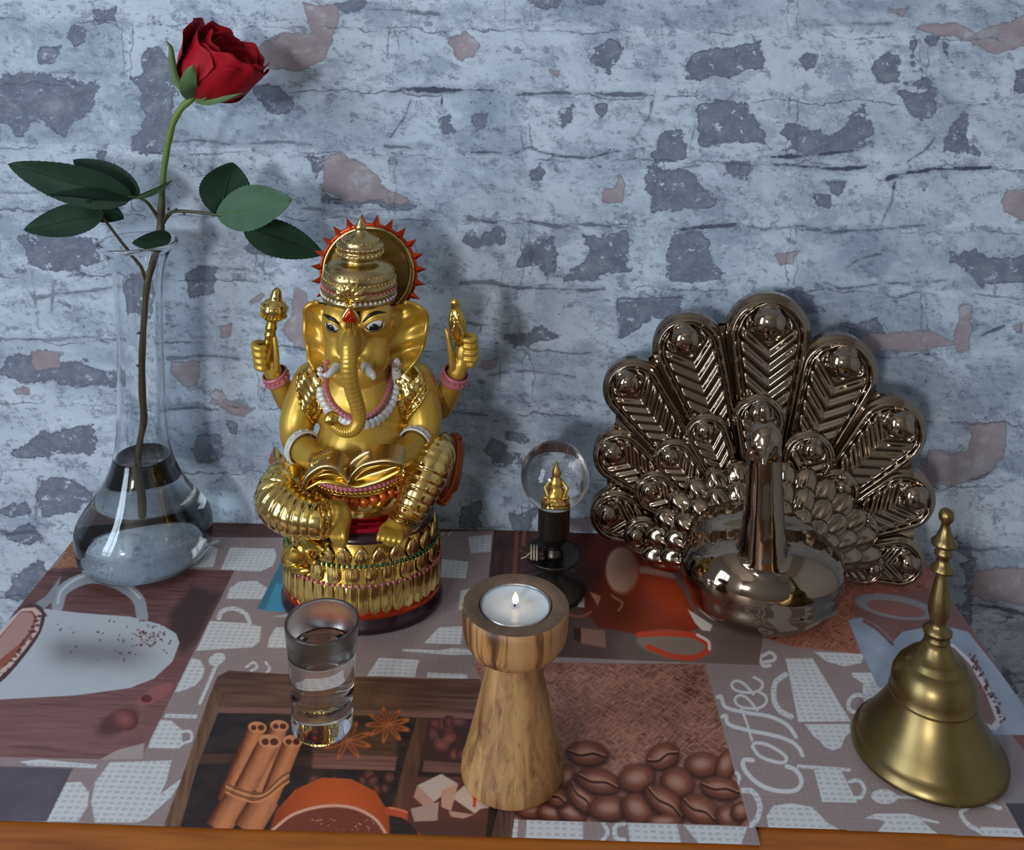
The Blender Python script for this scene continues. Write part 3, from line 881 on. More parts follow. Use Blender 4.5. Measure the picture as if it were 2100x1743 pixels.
poly([(-80,1370),(0,1312),(44,1259),(64,1260),(70,1272),(62,1297),(40,1324),(5,1352),(-80,1420)], A(160, 126, 124))
rng = random.Random(5)
for _ in range(85):
    t = rng.random()
    x, y = (rng.gauss(305, 22), rng.gauss(1312, 13)) if t < 0.62 else (rng.uniform(110, 320), rng.uniform(1275, 1360))
    ell(x, y, rng.uniform(1.2, 4), rng.uniform(1.0, 2.6), rng.uniform(0, 180), A(104, 52, 38) if t < 0.62 else A(70, 56, 56), 0.85, 0.5)
for _ in range(60):
    s = rng.random()
    x, y = (90 - 90 * s + rng.gauss(0, 4), 1260 + 140 * s * s ** 0.2 + rng.gauss(0, 5))
    ell(x + 4, y, rng.uniform(1.5, 4), rng.uniform(1.5, 3), 0, A(64, 34, 34), 0.8, 0.5)
ell(318, 1428, 42, 14, -28, A(134, 84, 86)); ell(300, 1437, 12, 8, 0, A(90, 42, 44)); ell(240, 1485, 46, 22, -30, A(70, 40, 42), 0.8, 0.5)
ell(258, 1480, 26, 22, 20, None, 1, 0.15, lambda u, v, d: lmix(A(132, 78, 76), A(84, 42, 42), d * 0.9 + 0.2 * u))
poly([(205,1562),(240,1543),(297,1528),(292,1562)], A(150, 140, 140))
poly([(-60,1574),(150,1580),(140,1600),(96,1690),(-60,1690)], lmix(A(70, 66, 78), A(88, 82, 92), 0.5 + 0.6 * noise2(UX / 14, UY / 14, 36, 3)))

# --- wooden tray of spices
gr = noise2(UX / 26 + UY / 40, UY / 2.2, 41, 4)
TRAY = lmix(A(58, 38, 32), A(112, 82, 68), 0.45 + 0.5 * gr)
tray = [(380,1580),(430,1430),(446,1391),(469,1379),(602,1387),(877,1396),(985,1396),(1015,1560),(1059,1650),(1049,1726),(335,1702)]
poly(tray, TRAY)
GRV = lmix(A(62, 42, 34), A(122, 92, 72), 0.5 + 0.6 * noise2(UX / 2.0 + UY / 9, UY / 26, 42, 4))
poly([(335,1702),(380,1580),(430,1430),(446,1400),(460,1455),(405,1580),(370,1700)], GRV)
poly([(438,1454),(740,1461),(976,1468),(977,1480),(740,1474),(438,1466)], A(112, 80, 72))
inner = [(447,1466),(740,1473),(976,1480),(992,1560),(1012,1650),(1004,1724),(370,1700),(403,1582)]
poly(inner, lmix(A(24, 21, 26), A(56, 42, 38), 0.45 + 0.6 * noise2(UX / 16, UY / 3, 43, 3)))
poly([(417,1550),(640,1556),(640,1576),(412,1570)], A(72, 48, 41))
poly([(640,1500),(815,1490),(815,1560),(640,1560)], lmix(A(52, 38, 30), A(88, 60, 46), 0.5 + 0.6 * noise2(UX / 18, UY / 2, 44, 3)), 1, 4)
poly([(643,1550),(814,1558),(810,1586),(639,1581)], lmix(A(86, 56, 50), A(128, 90, 80), 0.5 + 0.6 * noise2(UX / 18, UY / 1.5, 45, 3)))
poly([(866,1480),(975,1482),(990,1560),(940,1575),(866,1570)], A(58, 36, 34))
for _ in range(15):
    x, y = rng.uniform(880, 968), rng.uniform(1484, 1558)
    c = A(*rng.choice([(120, 66, 60), (100, 52, 48), (140, 84, 76), (92, 58, 60)]))
    ell(x, y, rng.uniform(11, 19), rng.uniform(9, 14), rng.uniform(0, 180), None, 1, 0.2, lambda u, v, d, c=c: lmix(c * 1.25, c * 0.45, d + 0.3 * v))
poly([(870,1564),(975,1572),(975,1592),(866,1588)], lmix(A(84, 54, 48), A(118, 84, 74), 0.5 + 0.6 * noise2(UX / 18, UY / 1.5, 46, 3)))
for _ in range(14):
    ell(rng.uniform(640, 800), rng.uniform(1592, 1625), rng.uniform(10, 18), rng.uniform(8, 12), rng.uniform(0, 180), None, 1, 0.2, lambda u, v, d: lmix(A(108, 66, 58), A(52, 30, 28), d + 0.3 * v))
poly([(855,1477),(878,1477),(842,1672),(803,1664)], lmix(A(60, 38, 30), A(102, 70, 54), 0.5 + 0.6 * noise2(UX / 1.6, UY / 18, 47, 3)))
# cinnamon
def stick(a, b, w, c0, c1):
    ids = box_sel([a, b], w)
    ax, ay = a
    dx, dy = b[0] - ax, b[1] - ay
    L = math.hypot(dx, dy)
    x, y = QX[ids] - ax, QY[ids] - ay
    t, s = (x * dx + y * dy) / L, (-x * dy + y * dx) / L / (w / 2)
    m = ((t > 0) & (t < L)) * np.clip((1 - np.abs(s)) * w / 3 + 0.5, 0, 1)
    g = noise2(UX[ids] / 2, UY[ids] / 9, 48, 3)
    blend(ids, m, lmix(c0, c1, np.abs(s - (-0.25)) ** 1.6 * 0.9 + 0.22 * g))
CI0, CI1 = A(186, 118, 78), A(96, 44, 26)
poly([(372,1700),(470,1560),(560,1490),(640,1560),(590,1640),(560,1706)], A(40, 26, 24), 0.6, 10)
for a, b, w in [((528,1497),(462,1650),36), ((573,1494),(520,1650),36), ((553,1526),(482,1660),44), ((600,1526),(545,1660),38), ((486,1640),(446,1706),52), ((546,1640),(505,1708),58)]:
    stick(a, b, w, CI0, CI1)
for cx, cy, r in [(528, 1497, 19), (573, 1494, 19), (553, 1526, 23), (600, 1526, 20)]:
    ell(cx, cy, r, r * 0.62, 8, A(190, 128, 92))
    ell(cx - r * 0.4, cy + 1, r * 0.32, r * 0.3, 0, A(84, 38, 24)); ell(cx + r * 0.4, cy + 1, r * 0.36, r * 0.32, 0, A(84, 38, 24))
for k in range(4):
    stroke([(464, 1612 + 6 * k), (485, 1622 + 6 * k), (520, 1632 + 6 * k), (545, 1628 + 5 * k), (575, 1600 + 7 * k), (592, 1590 + 6 * k)], 4, A(188, 128, 84) if k % 2 else A(120, 72, 44))
# star anise
for cx, cy, r, n0_ in [(712, 1524, 48, 8), (795, 1492, 44, 9)]:
    for k in range(n0_):
        a = math.radians(20 + k * 360 / n0_)
        x, y = cx + r * 0.55 * math.cos(a), cy + r * 0.38 * math.sin(a)
        rot = math.degrees(math.atan2(0.7 * math.sin(a), math.cos(a)))
        ell(x, y, r * 0.5, r * 0.17, rot, None, 1, 0.2, lambda u, v, d: lmix(A(172, 98, 56), A(84, 40, 22), np.abs(v) * 0.9 + 0.1 * d))
        ell(x, y, r * 0.3, r * 0.05, rot, A(70, 32, 18), 0.8)
# orange cup
poly([(553,1706),(566,1668),(606,1624),(660,1600),(720,1603),(770,1628),(797,1672),(800,1722)], lmix(A(178, 80, 34), A(112, 44, 20), np.clip(np.abs(QX - 690) / 130, 0, 1) ** 2 * 0.8 + np.clip((1640 - QY) / 60, 0, 1) * 0.3))
stroke([(797,1668),(830,1676),(858,1695),(868,1722)], 17, A(170, 72, 46))
stroke([(800,1662),(832,1670),(862,1690)], 4, A(196, 112, 84))
poly([(560,1708),(600,1676),(660,1660),(720,1662),(768,1684),(796,1726)], A(112, 52, 42))
stroke([(558,1708),(600,1676),(660,1659),(720,1661),(768,1684),(797,1724)], 6, A(206, 150, 128))
for _ in range(26):
    ell(rng.uniform(640, 770), rng.uniform(1685, 1720), rng.uniform(0.8, 2), rng.uniform(0.8, 1.6), 0, A(196, 150, 136), 0.9, 0.5)
# sugar
poly([(840,1600),(1010,1596),(1022,1690),(835,1690)], A(86, 50, 44))
for p, c in [([(856,1616),(905,1592),(938,1612),(890,1650)], (178,160,150)), ([(856,1616),(890,1650),(880,1668),(848,1640)], (168,128,112)), ([(925,1640),(968,1602),(1012,1640),(974,1674)], (180,160,146)), ([(905,1625),(940,1612),(925,1668),(905,1660)], (176,136,118)),
             ([(842,1664),(900,1650),(897,1688),(850,1690)], (160,134,122)), ([(985,1640),(1024,1636),(1018,1660),(985,1664)], (174,154,142)), ([(920,1668),(972,1676),(950,1684),(925,1680)], (170,132,116))]:
    poly(p, A(*c))
poly([(971,1622),(978,1622),(976,1661),(969,1661)], A(186, 62, 30))
poly([(836,1690),(1010,1690),(1003,1724),(866,1720)], A(78, 48, 42))
poly([(1024,1654),(1059,1651),(1049,1726),(1006,1724)], lmix(A(52, 36, 32), A(104, 80, 70), 0.5 + 0.6 * noise2(UX / 1.4, UY / 20, 49, 3)))
poly([(1003,1655),(1024,1654),(1008,1724),(996,1724)], A(30, 24, 24))

# --- sackcloth and coffee beans
BUR0, BUR1 = A(84, 48, 42), A(182, 134, 118)
wv = np.maximum(noise2((UX + UY) / 1.1, (UX - UY) / 6.0, 51, 3), noise2((UX - UY) / 1.1, (UX + UY) / 6.0, 52, 3))
BURLAP = lmix(BUR0, BUR1, 0.32 + 0.62 * wv + 0.22 * noise2(UX / 22, UY / 22, 53, 2))
poly([(968,1362),(1445,1365),(1537,1700),(1056,1686),(1059,1650),(1015,1560),(985,1396)], BURLAP)
def bean(cx, cy, rx, ry, rot, groove=0):
    ell(cx, cy + 3, rx * 1.1, ry * 1.12, rot, A(38, 20, 18), 0.8, 0.3)
    ell(cx, cy, rx, ry, rot, None, 1, 0.10, lambda u, v, d: lmix(A(126, 76, 60), A(58, 30, 24), d ** 2 * 0.9 + 0.25 * v))
    ell(cx - 2, cy - ry * 0.1, rx * 0.45, ry * 0.35, rot, A(166, 136, 128), 0.55, 1.0)
    if groove:
        c, s = math.cos(math.radians(rot)), math.sin(math.radians(rot))
        pts = [(cx + t * rx * c - b * s * ry * groove, cy + t * rx * s + b * c * ry * groove) for t, b in ((-0.85, -0.1), (-0.3, 0.12), (0.3, -0.1), (0.85, 0.08))]
        stroke(pts, 7, A(48, 24, 20)); stroke([(x, y - 3) for x, y in pts], 3, A(160, 118, 86), 0.8)
CLIP = [(968,1362),(1445,1365),(1537,1700),(1056,1686),(1059,1650),(1015,1560),(985,1396)]
for b in [(1088,1664,34,22,5,0), (1131,1672,30,18,10,0), (1173,1672,32,20,20,0), (1161,1597,20,26,10,0), (1137,1638,30,20,25,1), (1195,1640,42,26,50,1), (1204,1551,43,27,5,1), (1228,1608,48,27,15,1), (1359,1557,35,28,-20,1), (1440,1574,36,27,0,0), (1489,1574,20,36,20,0),
          (1307,1602,38,31,-10,0), (1388,1612,36,33,30,0), (1478,1623,44,24,10,1), (1250,1664,42,27,0,0), (1307,1664,36,31,40,0), (1365,1652,52,26,38,1), (1435,1668,44,30,30,1), (1496,1680,28,27,0,0), (1362,1690,38,14,0,0), (1520,1668,18,24,60,0)]:
    bean(*b)
CLIP = None
poly([(1040,1686),(1060,1685),(1537,1699),(1560,1790),(1040,1790)], TAUPE, 0.0)

# --- red teapot photograph beside the peacock
PATCH = lmix(A(60, 38, 36), A(104, 88, 84), np.clip((QX - 1080) / 330, 0, 1) * np.clip((QY - 1080) / 220, 0, 1) + 0.1 * noise2(UX / 15, UY / 15, 61, 3))
poly([(1013,1088),(1545,1105),(1566,1300),(1556,1367),(1440,1363),(1160,1352),(985,1350)], PATCH)
poly([(1013,1088),(1160,1094),(1160,1250),(1005,1250)], lmix(A(40, 24, 24), A(92, 54, 46), 0.4 + 0.5 * noise2(UX / 4, UY / 20, 62, 3)))
stroke([(1060,1095),(1057,1150),(1050,1230)], 9, A(112, 66, 54)); stroke([(1075,1095),(1072,1130)], 8, A(120, 78, 62))
POT = lmix(A(60, 20, 13), A(138, 47, 22), np.clip((QX - 1170) / 230, 0, 1) * 0.8 + 0.25 * noise2(UX / 25, UY / 25, 63, 2))
poly([(1161,1096),(1217,1090),(1346,1098),(1371,1176),(1402,1219),(1423,1261),(1449,1286),(1407,1302),(1307,1304),(1230,1291),(1191,1253),(1176,1163)], POT, 1, 2)
poly([(1310,1185),(1372,1180),(1400,1222),(1420,1262),(1380,1270),(1330,1225)], A(160, 60, 26), 0.5, 14)
ell(1276, 1173, 36, 50, 0, A(130, 62, 44)); ell(1275, 1172, 32, 46, 0, None, 1, 0.1, lambda u, v, d: lmix(A(178, 146, 130), A(140, 92, 74), 0.5 + 0.6 * u + 0.2 * v))
poly([(1311,1165),(1375,1172),(1385,1190),(1312,1178)], A(150, 120, 112), 0.8, 3)
ell(1384, 1324, 78, 28, 6, A(120, 104, 96)); stroke([(1310,1305),(1360,1302),(1420,1306),(1448,1320),(1450,1338),(1420,1352),(1375,1348),(1330,1330)], 12, A(172, 60, 38)); stroke([(1430,1305),(1452,1318),(1455,1334)], 6, A(206, 190, 184))
poly([(1410,1253),(1461,1286),(1456,1298),(1440,1296),(1426,1282)], A(188, 182, 176))
poly([(1191,1291),(1240,1297),(1243,1333),(1191,1322)], A(132, 98, 88)); poly([(1175,1290),(1191,1291),(1191,1322),(1178,1316)], A(52, 32, 32))
poly([(1192,1215),(1198,1225),(1198,1250),(1184,1248)], A(160, 152, 146), 1, 1)
poly([(1208,1216),(1232,1226),(1226,1246)], A(158, 96, 78)); stroke([(1255,1225),(1276,1240),(1268,1255)], 5, A(140, 78, 62)); stroke([(1166,1264),(1190,1268),(1212,1258)], 5, A(128, 74, 60))

# --- right end: sackcloth strip and the other cup photograph
poly([(1566,1100),(1940,1110),(1912,1232),(1740,1276),(1765,1346),(1625,1330),(1566,1310)], BURLAP * np.array([1.08, 0.92, 0.86]))
RC = lmix(A(150, 166, 188), A(116, 124, 142), 0.4 + 0.3 * noise2(UX / 12, UY / 12, 71, 2))
poly([(1748,1225),(1915,1212),(2130,1212),(2130,1660),(1995,1505),(1900,1425),(1800,1412),(1768,1345)], A(112, 84, 84))
ell(1835, 1248, 82, 24, 10, A(124, 128, 140)); ell(1838, 1252, 62, 15, 10, A(126, 92, 90))
poly([(1740,1276),(1765,1270),(1800,1288),(1832,1320),(1850,1300),(1925,1285),(1985,1300),(2040,1370),(2130,1490),(2130,1512),(2040,1512),(1990,1492),(1900,1425),(1800,1412),(1768,1345)], RC)
stroke([(1772,1278),(1800,1295),(1830,1325)], 7, A(92, 50, 44), 0.8)
poly([(1930,1322),(1955,1325),(1995,1362),(2032,1425),(2058,1482),(2042,1503),(2008,1490),(1975,1440)], A(196, 196, 204))
poly([(1936,1330),(1955,1332),(1990,1368),(2022,1428),(2042,1480),(2032,1492),(2008,1480),(1980,1435)], A(126, 100, 100))
for _ in range(50):
    s = rng.random()
    ell(1990 + 70 * s + rng.gauss(0, 4), 1345 + 145 * s + rng.gauss(0, 5), rng.uniform(1.5, 4), rng.uniform(2, 5), 30, A(92, 44, 38), 0.85, 0.5)
poly([(1985,1500),(2040,1512),(2130,1512),(2130,1660),(2062,1655),(2040,1600)], A(118, 112, 120), 0.9)
poly([(2075,1512),(2130,1512),(2130,1560),(2100,1545)], A(112, 74, 72))
poly([(2062,1652),(2130,1652),(2130,1735),(2100,1722)], A(62, 58, 66))
# --- dark wood strip printed along the wall edge
poly([(120,1060),(600,1068),(1013,1082),(1013,1092),(940,1093),(600,1106),(440,1105),(300,1104),(120,1100)], lmix(A(58, 36, 36), A(92, 56, 50), 0.5 + 0.6 * noise2(UX / 30, UY / 2, 81, 3)))

cnx, cny = len(cxs), len(cys)
cut = on_table(1549, 1700)[0]
ystep = on_table(1800, 1712)[1]
keep = ~((gx > cut) & (gy < ystep - 0.01 * (gx - 0.2)))
idx = np.arange(cnx * cny).reshape(cnx, cny)
quads = np.stack([idx[:-1, :-1], idx[1:, :-1], idx[1:, 1:], idx[:-1, 1:]], -1)
qk = keep[:-1, :-1] & keep[1:, :-1] & keep[1:, 1:] & keep[:-1, 1:]
quads = quads[qk]
ripple = 0.0005 * noise2(gx * 14, gy * 14, 91, 2)
CV = np.stack([gx, gy, T + 0.0014 + ripple], -1).reshape(-1, 3)
# the ends hang a little way over the table's edges
side, sc = [], []
for ie, sg in ((0, -1), (cnx - 1, 1)):
    base_i = cnx * cny + len(side)
    js = range(0, cny, 4)
    for r_, (dx, dz) in enumerate(((0.0012, -0.002), (0.0018, -0.02), (0.0022, -0.06))):
        for j in js:
            side.append(CV[idx[ie, j]] + np.array([sg * (dx + 0.001 * (dz / 0.06) * math.sin(j / 40)), 0, dz]))
            sc.append(CANV[idx[ie, j]])
SIDE = []
nj = len(range(0, cny, 4))
for e_, ie in enumerate((0, cnx - 1)):
    o0 = cnx * cny + e_ * 3 * nj
    for r_ in range(3):
        for q in range(nj - 1):
            a = idx[ie, q * 4] if r_ == 0 else o0 + (r_ - 1) * nj + q
            b = idx[ie, q * 4 + 4] if r_ == 0 else o0 + (r_ - 1) * nj + q + 1
            if not (keep.ravel()[idx[ie, q * 4]] and keep.ravel()[idx[ie, min(q * 4 + 4, cny - 1)]]):
                continue
            SIDE.append([a, b, o0 + r_ * nj + q + 1, o0 + r_ * nj + q])
allv = np.concatenate([CV, np.array(side)])
allc = np.concatenate([CANV, np.array(sc)])
allf = np.concatenate([quads, np.array(SIDE)]).astype(np.int32)
used = np.zeros(len(allv), bool)
used[allf.ravel()] = True
remap = np.cumsum(used) - 1
allv, allc, allf = allv[used], np.clip(allc[used], 0.004, 0.9), remap[allf].astype(np.int32)
me = bpy.data.meshes.new('tablecloth')
me.vertices.add(len(allv))
me.vertices.foreach_set('co', allv.ravel())
me.loops.add(allf.size)
me.loops.foreach_set('vertex_index', allf.ravel())
me.polygons.add(len(allf))
me.polygons.foreach_set('loop_start', np.arange(0, allf.size, 4, dtype=np.int32))
me.polygons.foreach_set('use_smooth', np.ones(len(allf), bool))
me.update(calc_edges=True)
a = me.attributes.new('print', 'FLOAT_COLOR', 'POINT')
a.data.foreach_set('color', np.concatenate([allc, np.ones((len(allc), 1))], 1).astype(np.float32).ravel())
n = NT('oilcloth_print')
n.set(Base_Color=n.attr('print', 0), Roughness=0.42)
n.put(n.b.inputs['Specular IOR Level'], 0.4)
cc = n.coord()
h = n.math('ADD', n.wave(cc, 330, 0.4, 1, 2, axis='X'), n.wave(cc, 330, 0.4, 1, 2, axis='Y'))
n.bump(h, 0.12, 0.0004)
me.materials.append(n.m)
cloth = bpy.data.objects.new('tablecloth', me)
COL.objects.link(cloth)
tag(cloth, 'oilcloth printed with coffee cups, spices and beans, spread over the side table', 'tablecloth')
ZC = T + 0.0020                                # top of the cloth

# ================================================================== glassware, candle, bell, ball
def glass_mat(name, col=(1, 1, 1), ior=1.46, rough=0.0):
    n = NT(name)
    f = n.noise(n.coord(), 60, 2)
    n.set(Base_Color=col, Roughness=n.math('MULTIPLY', f, rough), IOR=ior)
    n.put(n.b.inputs['Transmission Weight'], 1.0)
    return n.m
m_glass = glass_mat('clear_glass', (0.97, 0.985, 0.99), 1.46, 0.01)
m_water = glass_mat('water', (0.97, 0.985, 0.985), 1.33, 0.0)

def hz(px, py, Y):
    return at_y(px, py, Y)[2]

# ---- vase
VB = on_table(297, 1133)
VB[1] = min(VB[1], -0.0545)
VB = np.array([at_y(297.5, 1120, VB[1])[0], VB[1], ZC])
VS = pxm(VB)
vase = thing('glass_vase', VB, 'tall clear glass bud vase with a bulbous foot, half filled with water', 'vase')
vr = 134.5 * VS
vprof_out = [(0.0001, 0.0), (0.030, 0.0), (0.040, 0.003), (0.0475, 0.010), (vr, 0.022), (vr * 0.985, 0.031), (0.0425, 0.041), (0.0345, 0.052), (0.0272, 0.064), (0.0218, 0.078), (0.0187, 0.095), (0.0172, 0.115), (0.0165, 0.15), (0.0163, 0.19), (0.0170, 0.212), (0.0190, 0.226), (0.0222, 0.2345), (0.0262, 0.2392), (0.0270, 0.2405)]
def dense(prof, n):
    p = np.array(prof)
    q = smooth_path(np.c_[p, np.zeros(len(p))], n)[:, :2]
    q[:, 0] = np.maximum(q[:, 0], 0.0)
    return q
vo = dense(vprof_out, 70)
vtop = hz(284, 502, VB[1]) - ZC
vo[:, 1] *= vtop / vo[-1, 1]
vo[:, 0] *= np.where(vo[:, 1] > 0.19 * vtop / 0.2405, 77.5 * pxm(at_y(284, 502, VB[1])) / 0.0270 * 0.5 + 0.5, 1.0)
vin = []
for i in range(len(vo) - 1, -1, -1):
    r, z = vo[i]
    th = 0.0016 + 0.0008 * (z < 0.03)
    if r > 0.024 or z > 0.03:
        vin.append((max(r - th, 0.0004), max(z, 0.0055)))
vin = [(r, z) for r, z in vin if not (z <= 0.0056 and r < 0.03)]
vin += [(0.022, 0.0050), (0.0001, 0.0048)]
full = list(map(tuple, vo)) + [(vo[-1, 0] + 0.0009, vo[-1, 1] + 0.0010), (vo[-1, 0] + 0.0005, vo[-1, 1] + 0.0026), (vo[-1, 0] - 0.0008, vo[-1, 1] + 0.0032), (vo[-1, 0] - 0.0024, vo[-1, 1] + 0.0024)] + vin[1:]
obj('vase_glass', *lathe(full, VB, 72, cap=False), m_glass, vase)
wl = hz(291, 934, VB[1]) - ZC
wp = [(0.0001, 0.0049), (0.022, 0.0051)] + [(r + 0.0003, z) for r, z in vin[::-1] if 0.0054 < z < wl and r > 0.01] 
wr = wp[-1][0]
wp += [(wr, wl + 0.0008), (wr - 0.0012, wl), (0.0001, wl - 0.0002)]
obj('water', *lathe(wp, VB, 64, cap=False), m_water, vase)

# ---- rose
m_petal = NT('rose_petal')
_f = m_petal.noise(m_petal.coord(), 180, 4)
_w = m_petal.noise(m_petal.coord(), 35, 3)
m_petal.set(Base_Color=m_petal.mix(m_petal.smooth(_w, 0.3, 0.7), (0.27, 0.002, 0.008), (0.38, 0.004, 0.018)), Roughness=0.6)
m_petal.put(m_petal.b.inputs['Specular IOR Level'], 0.2)
m_petal.bump(_f, 0.08, 0.0006)
m_petal = m_petal.m
def leafmat(name, c0, c1, rough=0.62):
    n = NT(name)
    f = n.noise(n.coord(), 90, 5)
    n.set(Base_Color=n.mix(f, c0, c1), Roughness=rough)
    n.put(n.b.inputs['Specular IOR Level'], 0.22)
    n.bump(n.voronoi(n.coord(), 420, 'DISTANCE_TO_EDGE'), 0.2, 0.0005)
    return n.m
m_leaf = leafmat('rose_leaf', (0.008, 0.026, 0.015), (0.017, 0.048, 0.026))
m_leaf2 = leafmat('rose_leaf_pale', (0.04, 0.09, 0.052), (0.065, 0.13, 0.075), 0.55)
m_sepal = leafmat('rose_sepal', (0.07, 0.14, 0.05), (0.13, 0.21, 0.09), 0.55)
m_stem = NT('rose_stem')
_c = m_stem.coord()
_z = m_stem.t.nodes.new('ShaderNodeSeparateXYZ')
m_stem.t.links.new(_c, _z.inputs[0])
_h = m_stem.math('ADD', _z.outputs[2], m_stem.math('MULTIPLY', m_stem.noise(_c, 60, 3), 0.03))
m_stem.set(Base_Color=m_stem.ramp(m_stem.math('MULTIPLY', _h, 2.5), [(0.0, (0.09, 0.07, 0.025)), (0.35, (0.055, 0.04, 0.02)), (0.52, (0.075, 0.055, 0.022)), (0.62, (0.045, 0.035, 0.02)), (0.70, (0.10, 0.17, 0.03)), (1.0, (0.17, 0.27, 0.05))]), Roughness=0.5)
YR = VB[1]
stem_px = [(293,1062,6.0),(291,1010,6.6),(283,955,6.4),(287,905,6.6),(295,861,7.2),(292,809,7.2),(291,743,7.0),(294,678,6.6),(297,634,6.2),(302,582,7.0),(317,525,7.6),(328,480,8.2),(330,450,8.0),(332,400,6.8),(335,360,6.4),(341,315,6.6),(347,285,6.6),(356,250,7.0),(372,222,7.2),(392,203,8.2)]
def ystem(py):
    return YR if py > 450 else YR - 0.012 * (450 - py) / 250
sp = [at_y(x, y, ystem(y)) for x, y, r in stem_px]
rose = thing('rose', sp[0], 'single long-stemmed red rose with dark green leaves standing in the glass vase', 'flower')
pp, rr = smooth_path(sp, 110, [r * pxm(q) for q, (x, y, r) in zip(sp, stem_px)])
rr = rr * (1 + 0.06 * np.sin(np.arange(110) * 0.9)) 
obj('stem', *tube(pp, rr, 12), m_stem.m, rose)
def stalk(pxs, w, Y=None, mat=None):
    q = [at_y(x, y, YR if Y is None else Y[i]) for i, (x, y) in enumerate(pxs)]
    s_ = smooth_path(q, 8 * len(q))
    return obj('leaf_stalk', *tube(s_, np.linspace(w, w * 0.65, len(s_)) * pxm(q[0]), 8), mat or m_stem.m, rose)
stalk([(325,448),(312,428),(298,412),(278,404),(250,405)], 3.6, [YR, YR-.003, YR-.008, YR-.012, YR-.016])
stalk([(300,580),(290,548),(278,532),(252,500),(226,466),(208,442)], 3.6, [YR, YR-.002, YR-.006, YR-.010, YR-.014, YR-.018])
stalk([(336,456),(344,440),(362,433),(400,435),(447,441),(480,452),(512,470)], 4.0, [YR, YR-.004, YR-.008, YR-.012, YR-.016, YR-.010, YR-.002])
stalk([(338,452),(352,436),(362,428)], 3.2, [YR, YR-.006, YR-.012])
for x, y, dx, dy in [(287,682,-9,2), (297,842,8,-3), (282,930,-8,-2), (345,430,3,-9), (377,436,2,7), (285,750,-8,-3), (275,1000,-7,-3)]:
    a = at_y(x, y, YR - 0.001); b = at_y(x + dx, y + dy, YR - 0.002)
    obj('thorn', *tube([a, (a + b) / 2, b], np.array([3.2, 1.6, 0.3]) * pxm(a), 6, False), m_stem.m, rose)
def leaf(base, tip, wpx, Yb, Yt, roll=0.0, mat=None, curl=0.12, fold=0.25, shape=0.45):
    B, Tp = at_y(*base, Yb), at_y(*tip, Yt)
    ax = Tp - B
    L = np.linalg.norm(ax)
    ax /= L
    vw = CAM - (B + Tp) / 2
    vw /= np.linalg.norm(vw)
    side = np.cross(vw, ax)
    side /= np.linalg.norm(side)
    side = np.array(Matrix.Rotation(math.radians(roll), 3, Vector(ax)) @ Vector(side))
    nr = np.cross(ax, side)
    nr /= np.linalg.norm(nr)
    Wd = wpx * pxm((B + Tp) / 2) / 2
    NU, NV = 36, 13
    V = []
    for i in range(NU):
        s = i / (NU - 1)
        w = Wd * (math.sin(math.pi * s ** (0.75 if shape < 0.5 else 0.9)) ** 0.72 if 0 < s < 1 else 0.0)
        if i % 2 and 0.12 < s < 0.97:
            w *= 1.035
        w = max(w, 1e-5)
        for j in range(NV):
            t = 2 * j / (NV - 1) - 1
            vein = 0.012 * Wd * math.cos((s * 11 - abs(t) * 3) * 2 * math.pi) * (1 - abs(t)) 
            z = -fold * abs(t) ** 1.3 * w * -1 - curl * L * (s - 0.3) ** 2 + 0.05 * Wd * math.sin(7 * s + 2 * t) + vein
            V.append(B + ax * (s * L - 0.05 * L * abs(t) * (1 - s)) + side * (t * w) + nr * z)
    V = np.array(V)
    F = grid_faces(NU, NV)
    # give it thickness
    o = len(V)
    V2 = V - nr * 0.00035
    F2 = [[a + o for a in q[::-1]] for q in F]
    lf = obj('leaf', np.concatenate([V, V2]), F + F2, mat or m_leaf, rose)
    mid = smooth_path([V[i * NV + NV // 2] + nr * 0.0002 for i in range(0, NU, 5)], 24)
    obj('midrib', *tube(mid, np.linspace(0.0007, 0.0002, 24), 6), m_sepal if mat is m_leaf2 else m_leaf, lf)
    return lf
leaf((258,404),(12,340),84, YR-.016, YR-.030, -18)
leaf((278,400),(147,323),62, YR-.010, YR+.004, 12)
leaf((205,440),(46,471),66, YR-.018, YR-.034, 8)
leaf((262,408),(98,392),44, YR-.018, YR-.046, 62, m_leaf)
leaf((182,414),(254,452),52, YR-.022, YR-.006, 25)
leaf((273,408),(353,377),26, YR-.014, YR-.034, 66, m_leaf2)
leaf((449,438),(478,333),104, YR-.012, YR-.002, 10, None, 0.05, 0.15, 0.6)
leaf((450,441),(594,408),92, YR-.017, YR-.030, -8, m_leaf2, 0.10, 0.12, 0.6)
leaf((508,466),(664,523),74, YR-.002, YR+.018, 14, None, 0.03, 0.15)
leaf((348,486),(272,500),40, YR-.006, YR-.020, -20)
